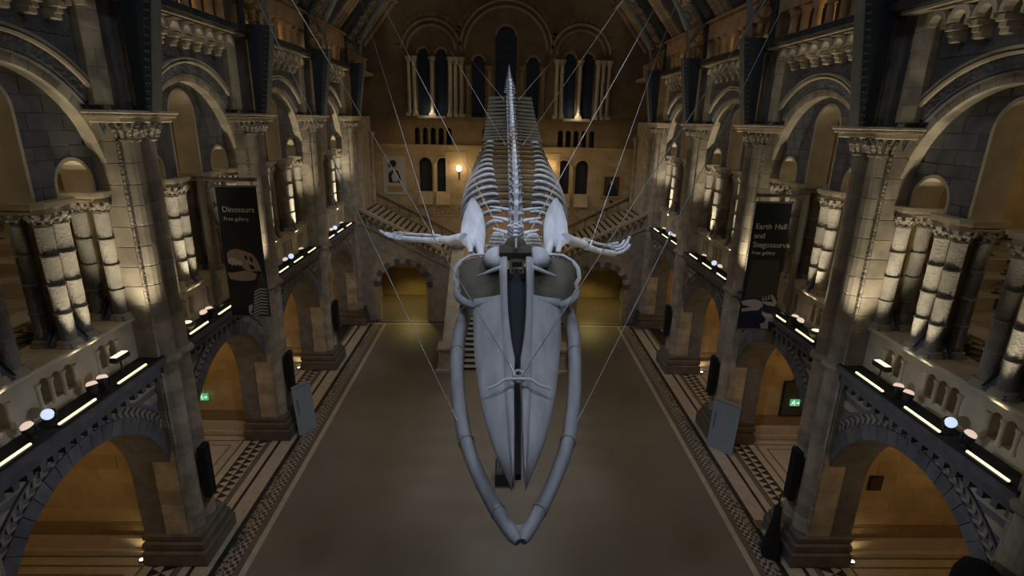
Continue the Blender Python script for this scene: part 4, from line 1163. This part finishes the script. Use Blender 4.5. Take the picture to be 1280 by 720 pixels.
def flood(s, yc, u, label):
    o = tag(empty('floodlight', (s*9.42, yc+u, 6.69)), label, 'floodlight', 'floodlights on short stands')
    mb = MB(); mb.tube([(0, 0, 0), (0, 0, .42)], .02, 8); mb.lathe([(.10, 0), (.10, .02), (.03, .03)], 0, 0, 10); build('stand', mb, BLACK, o)
    mb = MB(); mb.box(-.09, .09, -.24, .24, .40, .54, .02); h = build('housing', mb, BLACK, o, rot=(0, 0, .0))
    mb = MB(); mb.box(-.075, .075, -.21, .21, .54, .555); build('lens', mb, LAMP_CREAM, h)
def bowl(s, yc, u, label):
    o = tag(empty('bowl_uplight', (s*9.40, yc+u, 6.69)), label, 'uplight', 'bowl uplights on the ledges')
    mb = MB(); mb.lathe([(.08, 0), (.12, .05), (.20, .18), (.24, .30), (.22, .30)], 0, 0, 16); build('bowl', mb, ALU, o)
    mb = MB(); mb.lathe([(.22, .27), (.12, .31), (.0, .32)], 0, 0, 16); build('lens', mb, LAMP_CREAM, o)
for s in (-1, 1):
    for b, yc in enumerate(MIDS):
        bn = bayname(s, b)
        ss = [(-2.45, -1.5, 'entrance end'), (-.8, .25, 'middle'), (1.0, 2.05, 'staircase end')] if b != 1 else [(-2.5, -1.5, 'entrance end'), (-.83, .15, 'middle')]
        for u0, u1, nm in ss: strip(s, yc, u0, u1, f'glowing strip light at the {nm} of the ledge, {bn}')
        pw = (140, 175, 250, 290)[b]
        if b == 0:
            spot(s, yc, .47, 'pink', (s*.3, .2, 1), f'round spotlight beside the {"floodlight"} pair, nearer the middle, {bn}', power=pw)
            spot(s, yc, .80, 'pink', (s*.2, .35, 1), f'round spotlight of the pair nearer the floodlight, {bn}', power=pw*1.5, tgt=(s*9.15, yc+2.4, 13))
            spot(s, yc, -.78, 'blue', (-s*.35, -.85, .35), f'spotlight with pale blue lens turned to the nave, {bn}')
            spot(s, yc, -1.27, 'pink', (s*.3, -.2, 1), f'single round spotlight beside the blue lensed one, {bn}', power=pw*2, tgt=(s*9.2, yc-2.4, 13))
            light('SPOT', (s*9.0, yc-.85, 7.02), 1700, COOL, .08, (-s*9.4, yc, 5.6), 26, 1.0)
            flood(s, yc, 1.55, f'rectangular floodlight on a short stand by the pier, {bn}')
            light('SPOT', (s*9.02, yc+1.7, 7.30), pw*2.2, PALE, .1, (s*9.1, PIERS[1]-.3, 11.6), 74, .9)
        elif b == 1:
            bowl(s, yc, -2.2, f'large bowl uplight beside the pier, {bn}')
            light('SPOT', (s*9.05, yc-2.0, 7.1), pw*2.6, PALE, .1, (s*9.1, yc-2.85, 11.6), 74, .9)
            spot(s, yc, -1.0, 'pink', (s*.3, .2, 1), f'round spotlight of the pair nearer the banner, {bn}', power=pw)
            spot(s, yc, -1.32, 'pink', (s*.2, -.3, 1), f'round spotlight of the pair nearer the bowl uplight, {bn}', power=pw*.7)
            light('SPOT', (s*9.05, yc+1.9, 6.9), pw*2.6, PALE, .1, (s*9.1, PIERS[2]-.3, 11.6), 74, .9)
        else:
            spot(s, yc, .68, 'pink', (s*.3, .2, 1), f'round spotlight at the staircase end of the ledge, {bn}', power=pw*2.2, tgt=(s*9.15, yc+2.6, 12.5))
            spot(s, yc, -.6, 'blue', (-s*.35, -.85, .35), f'spotlight with pale blue lens turned to the nave, {bn}')
            spot(s, yc, -1.25, 'pink', (s*.2, -.3, 1), f'round spotlight at the entrance end of the ledge, {bn}', power=pw*2.2, tgt=(s*9.15, yc-2.6, 12.5))
        # warm spot added on each ledge to brighten the arch across the nave
        light('SPOT', (s*9.0, yc+.6, 7.05), (900, 700, 600, 450)[b], PALE, .08, (-s*9.3, yc+.2, 13.9), 26, 1.0)
        # lamps inside the gallery and inside the ground-floor bay
        light('POINT', (s*12.9, yc-.4, 11.6), 30, WARM, .3)
        light('POINT', (s*12.6, yc-.6, 4.9), 85, AMBER, .3)
        # upper arcade glow
        light('POINT', (s*9.9, yc, 15.95), 9, AMBER, .1)

# floor uplights in the ground bays
for s in (-1, 1):
    for b in (0, 2):
        yy = MIDS[b]+2.6
        o = tag(empty('floor_uplight', (s*10.8, yy, .012)), f'tiny bright uplight on the floor of the {bayname(s, b)}', 'uplight', 'floor uplights in the ground arches')
        mb = MB(); mb.lathe([(.09, 0), (.09, .05), (.075, .06)], 0, 0, 12); build('housing', mb, ALU, o)
        mb = MB(); mb.lathe([(.07, .055), (.04, .075), (0, .08)], 0, 0, 12); build('lens', mb, LAMP_WARM, o)
        light('SPOT', (s*10.8, yy, .12), 10, WARM, .05, (s*11.4, yy+.8, 3.0), 120, .6)

# ------------------------------------------------------------------ banners
def text(body, size, mat, parent, M4, name='lettering'):
    cu = bpy.data.curves.new('lettering', 'FONT'); cu.body = body; cu.size = size; cu.extrude = .002; cu.offset = .006*size
    t = bpy.data.objects.new('lettering_curve', cu); C.objects.link(t)
    me = bpy.data.meshes.new_from_object(t); bpy.data.objects.remove(t)
    me.materials.clear(); me.materials.append(mat)
    o = bpy.data.objects.new(name, me); C.objects.link(o); o.parent = parent; o.matrix_local = M4
    return o
BY = 17.1
def banner(s):
    if s < 0: x0, x1, z0, z1 = -9.04, -7.78, 6.48, 10.74
    else: x0, x1, z0, z1 = 7.87, 9.04, 6.26, 10.56
    nm = BAN[s]
    o = tag(empty('hanging_banner', ((x0+x1)/2, BY, z0)), f'tall black hanging banner with white lettering {"Dinosaurs" if s < 0 else "Earth Hall and Stegosaurus"}', 'banner')
    cx = (x0+x1)/2; w_, h_ = (x1-x0), z1-z0
    mb = MB(); mb.box(-w_/2, w_/2, -.01, .01, 0, h_); build('cloth', mb, PRINT_BLACK, o)
    for z in (0, h_):
        mb = MB(); mb.tube([(-w_/2-.03, 0, z), (w_/2+.03, 0, z)], .028, 8); build('batten', mb, ALU, o)
    T = lambda x, z: Matrix.Translation((x, -.014, z)) @ Matrix.Rotation(PI/2, 4, 'X')
    def bp(x, y): p = on_y(x, y, BY); return (p.x-cx, p.z-z0)
    def flat(name, poly, mat, k):
        mb = MB(); mb.prism([bp(*p) for p in poly], lambda x, z: (x, -.0105-.0015*k, z), lambda x, z: (x, -.009, z)); return build(name, mb, mat, o)
    if s < 0:
        text('Dinosaurs', .245, PRINT_WHITE, o, T(-w_/2+.13, h_-.80)); text('Free gallery', .165, PRINT_WHITE, o, T(-w_/2+.15, h_-1.07))
        Z = lambda pts: [(260+a/4, 220+b/4) for a, b in pts]
        flat('printed_skull', Z([(95, 385), (110, 370), (140, 363), (175, 372), (215, 385), (240, 410), (255, 440), (270, 480), (262, 492), (240, 475), (215, 478), (195, 470), (175, 458), (168, 440), (140, 445), (110, 440), (98, 415)]), PRINT_BONE, 1)
        flat('printed_teeth', Z([(98, 415), (112, 408), (135, 412), (165, 425), (172, 440), (160, 450), (150, 438), (142, 452), (132, 440), (122, 450), (114, 436), (106, 440)]), PRINT_BONE_PALE, 2)
        flat('printed_jaw', Z([(100, 478), (112, 484), (150, 478), (185, 472), (220, 478), (246, 490), (238, 518), (200, 524), (150, 522), (115, 515), (104, 500)]), PRINT_BONE, 1)
        for hole in ([(180, 395), (195, 398), (200, 420), (186, 415)], [(207, 400), (222, 408), (226, 432), (212, 425)], [(205, 440), (228, 448), (236, 468), (215, 464)]):
            flat('printed_opening', Z(hole), PRINT_BLACK, 3)
        flat('printed_neck', Z([(246, 470), (272, 482), (288, 520), (300, 560), (308, 600), (300, 640), (310, 690), (230, 690), (222, 640), (232, 590), (250, 540), (255, 500)]), PRINT_GREY, 1)
        for k in range(9):
            a = 555+k*15
            flat('printed_rib', Z([(232-k*.5, a+22), (262, a+6), (296+k, a+10), (297+k, a+15), (262, a+12), (234-k*.5, a+28)]), PRINT_BONE_PALE, 2)
        flat('printed_claw', Z([(205, 650), (222, 640), (224, 662), (216, 684), (232, 692), (214, 692), (206, 675)]), PRINT_BONE_PALE, 3)
    else:
        for t, sz, dx, dz in (('Earth', .25, .0, .86), ('Hall', .25, .62, .86), ('and', .25, 0, 1.16), ('Stegosaurus', .25, 0, 1.46), ('Free gallery', .165, 0, 1.70)):
            text(t, sz, PRINT_WHITE, o, T(-w_/2+.10+dx, h_-dz))
        flat('printed_haze', [(940, 325), (975, 325), (971, 372), (931, 372)], PRINT_GREY, 1)
        flat('printed_ground', [(930, 372), (972, 372), (968.5, 409), (922.5, 409)], PRINT_BLUE, 1)
        Z = lambda pts: [(910+a/3.79, 230+b/3.79) for a, b in pts]
        flat('printed_skull', Z([(62, 555), (90, 548), (130, 545), (160, 558), (165, 578), (140, 598), (100, 600), (66, 604), (62, 590), (110, 582), (70, 572)]), PRINT_BONE_PALE, 2)
        flat('printed_neck', Z([(155, 560), (190, 575), (220, 580), (232, 560), (215, 530), (200, 525), (212, 560), (180, 555)]), PRINT_BONE_PALE, 2)
        flat('printed_limb', Z([(160, 600), (180, 612), (205, 615), (220, 640), (210, 655), (190, 650), (188, 685), (155, 685), (150, 662), (172, 655), (178, 635), (160, 618)]), PRINT_BONE_PALE, 2)
        for k in range(4): flat('printed_plate', Z([(160+k*14, 552-k*3), (164+k*14, 530-k*4), (170+k*14, 552-k*3)]), PRINT_BONE_PALE, 3)
    # the gallows bracket that carries it
    xp = s*9.62; zt = z1+.26
    br = tag(empty('banner_bracket', (xp, BY, 7.82)), f'dark metal gallows bracket holding the {nm} banner', 'bracket')
    mb = MB(); mb.box(-.07, .07, -.07, .07, -1.0, zt-7.82, .01); mb.box(-.12, .12, -.12, .12, -1.0, -.95); build('upright', mb, ALU, br, loc=(-s*.16, 0, 0))
    mb = MB(); xa, xb = (x1+.04-xp, .0-s*.16) if s < 0 else (x0-.04-xp, -s*.16)
    mb.box(min(xa, xb), max(xa, xb), -.05, .05, zt-7.82-.10, zt-7.82, .01); build('arm', mb, ALU, br)
    for x in (x0+.1, x1-.1):
        mb = MB(); mb.tube([(x-xp, 0, zt-7.82-.1), (x-xp, 0, z1-7.82)], .012, 6); build('hook', mb, ALU, br)
for s in (-1, 1): banner(s)

# ------------------------------------------------------------------ loudspeakers, boards and small things on the floor
for s in (-1, 1):
    for k in (1, 2, 3):
        yp = PIERS[k]+(.0 if k == 1 else .1)
        o = tag(empty('loudspeaker', (s*8.86, yp-.02, 1.85)), 'slim black column loudspeaker on the nave pier ' + ['', f'before the {BAN[s]} banner', f'just past the {BAN[s]} banner', f'second beyond the {BAN[s]} banner'][k], 'loudspeaker', 'column loudspeakers on the piers')
        mb = MB(); mb.box(-.10, .07, -.18, .18, 0, 1.75, .02); build('cabinet', mb, BLACK, o, scale=(s, 1, 1))
        mb = MB(); mb.box(-.12, -.10, -.15, .15, .05, 1.70); build('grille', mb, BLACK_SOFT, o, scale=(s, 1, 1))
        mb = MB(); mb.box(.07, .22, -.06, .06, .5, 1.32); build('wall_bracket', mb, ALU, o, scale=(s, 1, 1))
def board(s):
    # a tall board leaning by the pier past the banner
    if s < 0: a, b, t0, t1 = (374, 545), (396, 534), on_y(367, 487, 19.85), on_y(390, 477, 20.55)
    else: a, b, t0, t1 = (880, 548), (911, 561), on_y(893, 494, 19.95), on_y(920, 502, 19.35)
    r0, r1 = ray(*a), ray(*b)
    p0 = EYE+r0*(-EYE.z/r0.z); p1 = EYE+r1*(-EYE.z/r1.z)
    if s > 0: p0 += Vector((-.08, -.50, 0)); p1 += Vector((-.08, -.50, 0))
    o = tag(empty('information_board', (p0+p1)/2), f'tall pale grey board leaning by the pier past the {BAN[s]} banner', 'board', 'pale boards by the piers')
    c = (p0+p1)/2
    ex = (p1-p0); h = 2.2; w_ = ex.length; ex.normalize()
    back = Vector((0, 0, 1)).cross(ex).normalized()
    if back.x*s < 0: back = -back
    upv = (Vector((0, 0, 1))+back*.10).normalized(); nn = ex.cross(upv).normalized()
    def Q(u, v, n): return p0-c+ex*u+upv*v+nn*n
    mb = MB(); mb.prism([(0, 0), (w_, 0), (w_, h), (0, h)], lambda u, v: Q(u, v, -.02), lambda u, v: Q(u, v, .02)); build('panel', mb, BOARD, o)
    mb = MB(); mb.prism([(.03, h-.1), (w_-.03, h-.1), (w_-.03, h-.12), (.03, h-.12)], lambda u, v: Q(u, v, -.023), lambda u, v: Q(u, v, .023)); build('rule_line', mb, BOARD_INK, o)
    for k in range(9):
        v = h*.40+k*.085; wv = [.05, .07, .06, .07, .05, .07, .06, .07, .04][k]
        mb = MB(); mb.prism([(.12, v), (.12+wv, v), (.12+wv, v+.055), (.12, v+.055)], lambda u, v: Q(u, v, -.023), lambda u, v: Q(u, v, .023)); build('dark_mark', mb, BOARD_INK, o)
    back2 = back
    mb = MB(); mb.tube([Q(w_/2, 1.4, 0)+back*.02, (p0+p1)/2-c+back*.45], .02, 6); build('prop', mb, ALU, o)
for s in (-1, 1): board(s)
# black plinth on the nave floor under the snout
o = tag(empty('display_plinth', (.05, 17.2, 0)), 'low black plinth with slanted top standing on the nave floor', 'plinth')
mb = MB(); mb.prism([(-.35, 0), (.35, 0), (.35, .75), (-.35, .55)], lambda y, z: (-.32, y, z), lambda y, z: (.36, y, z)); build('body', mb, BLACK, o)
mb = MB(); mb.box(-.34, .38, -.38, .36, .0, .05); build('foot', mb, ALU, o)
for k in range(3):
    mb = MB(); mb.prism([(-.28, .585), (.3, .75), (.3, .765), (-.28, .60)], lambda y, z: (-.24+k*.10, y, z), lambda y, z: (-.20+k*.10, y, z)); build('caption_line', mb, BOARD_INK if k < 0 else ALU, o)
# dark draped stand with a thin rod beside the near pier
o = tag(empty('draped_stand', (8.42, 13.75, 0)), 'black draped stand with a thin upright rod beside the pier', 'stand')
mb = MB()
vs = []; seg = 14; prof = [(.36, 0), (.34, .2), (.27, .6), (.18, 1.0), (.13, 1.35), (.11, 1.75), (.05, 1.8)]
for r_, z in prof:
    for i in range(seg):
        a = 2*PI*i/seg; rr = r_*(1+.14*math.sin(a*4+z*2)); vs.append((rr*math.cos(a)*.8, rr*math.sin(a), z))
fs = [(k*seg+i, k*seg+(i+1) % seg, (k+1)*seg+(i+1) % seg, (k+1)*seg+i) for k in range(len(prof)-1) for i in range(seg)]+[tuple(range(6*seg, 7*seg))]
mb.add(vs, fs, True); build('drape', mb, BLACK_SOFT, o)
mb = MB(); mb.tube([(0, .0, 1.7), (.0, .02, 2.0), (.05, .05, 2.3)], [.03, .025, .008], 6); build('rod', mb, BLACK, o)
o = tag(empty('floor_box', (8.68, 15.0, 0)), 'small square brass-edged box on the marble border by the pier', 'floor box')
mb = MB(); mb.box(-.15, .15, -.2, .2, 0, .05, .01); build('frame', mb, GILT, o)
mb = MB(); mb.box(-.12, .12, -.17, .17, .05, .056); build('lid', mb, MARBLE_BROWN, o)
# rounded black speaker fixed to the pier at the entrance end
o = tag(empty('dome_speaker', (8.70, 7.72, 4.05), (.48, 1, 1)), 'rounded black dome speaker on the pier nearest the entrance', 'loudspeaker')
mb = MB(); mb.lathe([(.25, 0), (.50, .12), (.62, .45), (.60, .8), (.48, 1.1), (.22, 1.27), (.0, 1.32)], 0, 0, 18); build('shell', mb, BLACK_SOFT, o)
mb = MB(); mb.box(-.05, .3, -.5, -.2, .4, .7); build('wall_bracket', mb, BLACK, o)
# exit signs and dark screens on the cross walls behind the banners
for s in (-1, 1):
    yy = PIERS[2]-.27
    if s > 0:
        sc_ = tag(empty('notice_panel', (s*12.2, yy, 1.05)), 'dark upright notice panel on the bay wall behind the exit sign', 'panel')
        mb = MB(); mb.box(-.42, .55, -.06, 0, 0, 1.65, .01); build('frame', mb, BLACK, sc_)
        mb = MB(); mb.box(-.36, .49, -.07, -.06, .06, 1.59); build('face', mb, PRINT_GREY, sc_)
    o = tag(empty('exit_sign', (s*12.3, yy-.16, 1.6)), f'green running-man exit sign, {BAN[s]} banner bay', 'exit sign', 'green exit signs')
    mb = MB(); mb.box(-.20, .20, -.03, .03, 0, .30, .01); build('box', mb, EXIT, o)
    f_ = [[(-.14, .04), (-.08, .13), (-.05, .2), (-.11, .2), (-.16, .15), (-.15, .13), (-.10, .16), (-.12, .11), (-.17, .06)], [(-.05, .2), (.0, .17), (.01, .19), (-.04, .23), (-.1, .23)], [(-.08, .13), (-.02, .09), (-.03, .03), (.0, .03), (.01, .10), (-.05, .16)], [(-.07, .24), (-.03, .24), (-.03, .28), (-.07, .28)], [(.05, .13), (.12, .13), (.12, .08), (.18, .15), (.12, .22), (.12, .17), (.05, .17)]]
    for p_ in f_:
        mb = MB(); mb.prism(p_, lambda x, z: (x, -.033, z), lambda x, z: (x, -.029, z)); build('symbol', mb, EXIT_WHITE, o)
    mb = MB(); mb.tube([(-.12, .0, .3), (-.12, .0, 1.2)], .008, 5); build('hanger', mb, ALU, o); mb = MB(); mb.tube([(.12, 0, .3), (.12, 0, 1.2)], .008, 5); build('hanger', mb, ALU, o)
    mb = MB(); mb.box(-.15, .15, 0, .18, 1.18, 1.22); build('arm', mb, ALU, o)
o = tag(empty('small_picture', (11.25, PIERS[1]-.27, 2.35)), 'small dark framed picture on the ochre ground bay wall', 'picture')
mb = MB(); mb.box(-.2, .2, -.04, 0, 0, .52, .01); build('frame', mb, BLACK, o)
mb = MB(); mb.box(-.15, .15, -.05, -.04, .06, .46); build('print', mb, CANVAS, o)

# ------------------------------------------------------------------ end wall: portraits and lamps
o = tag(empty('relief_panel', (on_y(493.5, 220, EY).x, EY-.05, on_y(493, 243, EY).z)), 'white wall panel with a dark seated figure above a plaque', 'panel')
mb = MB(); mb.box(-.80, .80, -.06, 0, 0, 2.7, .01); build('panel', mb, PANEL_WHITE, o)
mb = MB(); mb.prism([(-.42, .85), (.45, .85), (.42, 1.25), (.25, 1.7), (.1, 1.75), (.12, 2.1), (.2, 2.2), (.05, 2.42), (-.2, 2.4), (-.42, 2.15), (-.40, 1.9), (-.1, 2.0), (-.15, 1.7), (-.42, 1.5)], lambda x, z: (x, -.075, z), lambda x, z: (x, -.05, z)); build('dark_figure', mb, CLOAK, o)
mb = MB(); mb.prism([(-.15, .95), (.2, .9), (.28, 1.3), (.1, 1.65), (.08, 1.95), (-.04, 1.98), (-.08, 1.6), (-.2, 1.3)], lambda x, z: (x, -.085, z), lambda x, z: (x, -.06, z)); build('pale_figure', mb, PANEL_WHITE, o)
mb = MB(); mb.box(-.52, .55, -.10, -.05, .22, .62, .01); build('plaque', mb, GILT, o)
c_ = on_y(764, 233, EY)
o = tag(empty('portrait_painting', (c_.x, EY-.05, c_.z-.85)), 'gilt framed dark portrait of a bearded person in a black cloak', 'painting')
for a in ((-.72, -.56, 0, 1.7), (.56, .72, 0, 1.7), (-.56, .56, 0, .16), (-.56, .56, 1.54, 1.7)):
    mb = MB(); mb.box(a[0], a[1], -.12, 0, a[2], a[3], .02); build('frame_rail', mb, GILT, o)
mb = MB(); mb.box(-.56, .56, -.05, 0, .16, 1.54); build('canvas', mb, CANVAS, o)
mb = MB(); mb.prism([(-.42, .17), (.45, .17), (.40, .6), (.22, .95), (.08, 1.02), (-.12, 1.0), (-.3, .8)], lambda x, z: (x, -.06, z), lambda x, z: (x, -.04, z)); build('painted_cloak', mb, CLOAK, o)
mb = MB(); mb.lathe([(.0, -.005), (.11, 0), (.0, .005)], 0, 0, 12); build('painted_head', mb, SKIN_PAINT, o, loc=(0, -.055, 1.15), rot=(PI/2, 0, 0), scale=(1, 1.3, 1))
mb = MB(); mb.box(-.12, .12, -.25, -.1, -.28, -.12, .02); build('picture_lamp', mb, BLACK, o)
for px_, s in ((574, -1), (684, 1)):
    c_ = on_y(px_, 209, EY)
    o = tag(empty('wall_lamp', (c_.x, EY-.05, c_.z-.5)), f'glowing wall lamp on a dark bracket, {BAN[s]} side of the landing', 'wall lamp', 'wall lamps on the end wall')
    mb = MB(); mb.box(-.05, .05, -.04, 0, -.35, .25, .01); build('back_plate', mb, BLACK, o)
    mb = MB(); mb.tube([(0, 0, 0), (0, -.25, -.05), (0, -.33, .12), (0, -.33, .25)], .022, 6); build('arm', mb, BLACK, o)
    mb = MB(); mb.lathe([(.05, .25), (.13, .30), (.17, .42), (.13, .58), (.04, .64)], 0, -.33, 14); build('globe', mb, LAMP_WARM, o)
    light('POINT', (c_.x, EY-.75, c_.z+.0), 25, WARM, .12)

# ------------------------------------------------------------------ showcases in the galleries of the two wide bays
def showcase(s, yc, u, label, d=12.3):
    o = tag(empty('showcase', (s*d, yc+u, 7.74)), label, 'showcase', 'glazed showcases in the gallery')
    W_, D_, H_ = 1.7, .8, 2.6
    mb = MB(); mb.box(-W_/2, W_/2, -D_/2, D_/2, 0, .55, .02); build('plinth', mb, WHITE_BOX, o)
    for x in (-W_/2, W_/2):
        for y in (-D_/2, D_/2):
            mb = MB(); mb.box(x-.03, x+.03, y-.03, y+.03, .0, H_); build('post', mb, BLACK, o)
    for z in (H_,):
        mb = MB(); mb.box(-W_/2-.03, W_/2+.03, -D_/2-.03, D_/2+.03, z, z+.08); build('top', mb, BLACK, o)
    for z in (1.1, 1.6, 2.1):
        mb = MB(); mb.box(-W_/2+.04, W_/2-.04, -D_/2+.05, D_/2-.05, z, z+.03); build('shelf', mb, WHITE_BOX, o)
    for y in (-D_/2, D_/2):
        mb = MB(); mb.box(-W_/2+.03, W_/2-.03, y-.005, y+.005, .55, H_); build('pane', mb, CASE_GLASS, o)
    return o
def specimen(s, x, y, z, label):
    o = tag(empty('mounted_specimen', (x, y, z)), label, 'specimen', 'mounted specimens on the showcase shelves')
    mb = MB(); mb.lathe([(.10, 0), (.10, .03), (.02, .04), (.02, .12)], 0, 0, 10); build('stand', mb, BLACK, o)
    mb = MB(); mb.tube([(-.20, 0, .14), (-.12, 0, .18), (0, 0, .22), (.10, 0, .25), (.16, 0, .32), (.22, 0, .31)], [.015, .06, .09, .075, .05, .012], 10, 1, (0, 1, 0)); build('body', mb, SPECIMEN, o)
for s in (-1, 1):
    n = BAN[s]
    showcase(s, MIDS[0], 2.35, f'tall glazed showcase by the cross arch, {bayname(s, 0)}', 12.2)
    for i, (dx, z) in enumerate(((-.45, 1.13), (.35, 1.13), (-.35, 1.63), (.45, 1.63), (-.1, 2.13))):
        specimen(s, s*12.2+dx, MIDS[0]+2.35, 7.74+z, f'pinkish mounted specimen on {[("nave" if s > 0 else "wall")+" end of lowest shelf", ("wall" if s > 0 else "nave")+" end of lowest shelf", ("nave" if s > 0 else "wall")+" end of middle shelf", ("wall" if s > 0 else "nave")+" end of middle shelf", "top shelf"][i]}, {n} side showcase')
    showcase(s, MIDS[1], 2.3, f'tall glazed showcase by the cross arch, {bayname(s, 1)}', 12.2)
    o = tag(empty('pale_bench', (s*11.35, MIDS[0]+1.15, 7.74)), f'low pale bench with sloping top, {bayname(s, 0)}', 'bench', 'pale gallery benches')
    mb = MB(); mb.box(-.35, .35, -.7, .7, .42, .5, .01); build('seat', mb, WHITE_BOX, o)
    for y in (-.55, .55):
        mb = MB(); mb.box(-.3, .3, y-.05, y+.05, 0, .42); build('leg', mb, WHITE_BOX, o)
    o = tag(empty('pale_cabinet', (s*11.5, MIDS[1]+.75, 7.74)), f'pale boxed display cabinet behind the banner, {bayname(s, 1)}', 'cabinet', 'pale display cabinets')
    mb = MB(); mb.box(-.5, .5, -.4, .4, 0, 1.15, .02); build('body', mb, WHITE_BOX, o)
    mb = MB(); mb.box(-.55, .55, -.45, .45, 1.15, 1.22, .01); build('top', mb, WHITE_BOX, o)
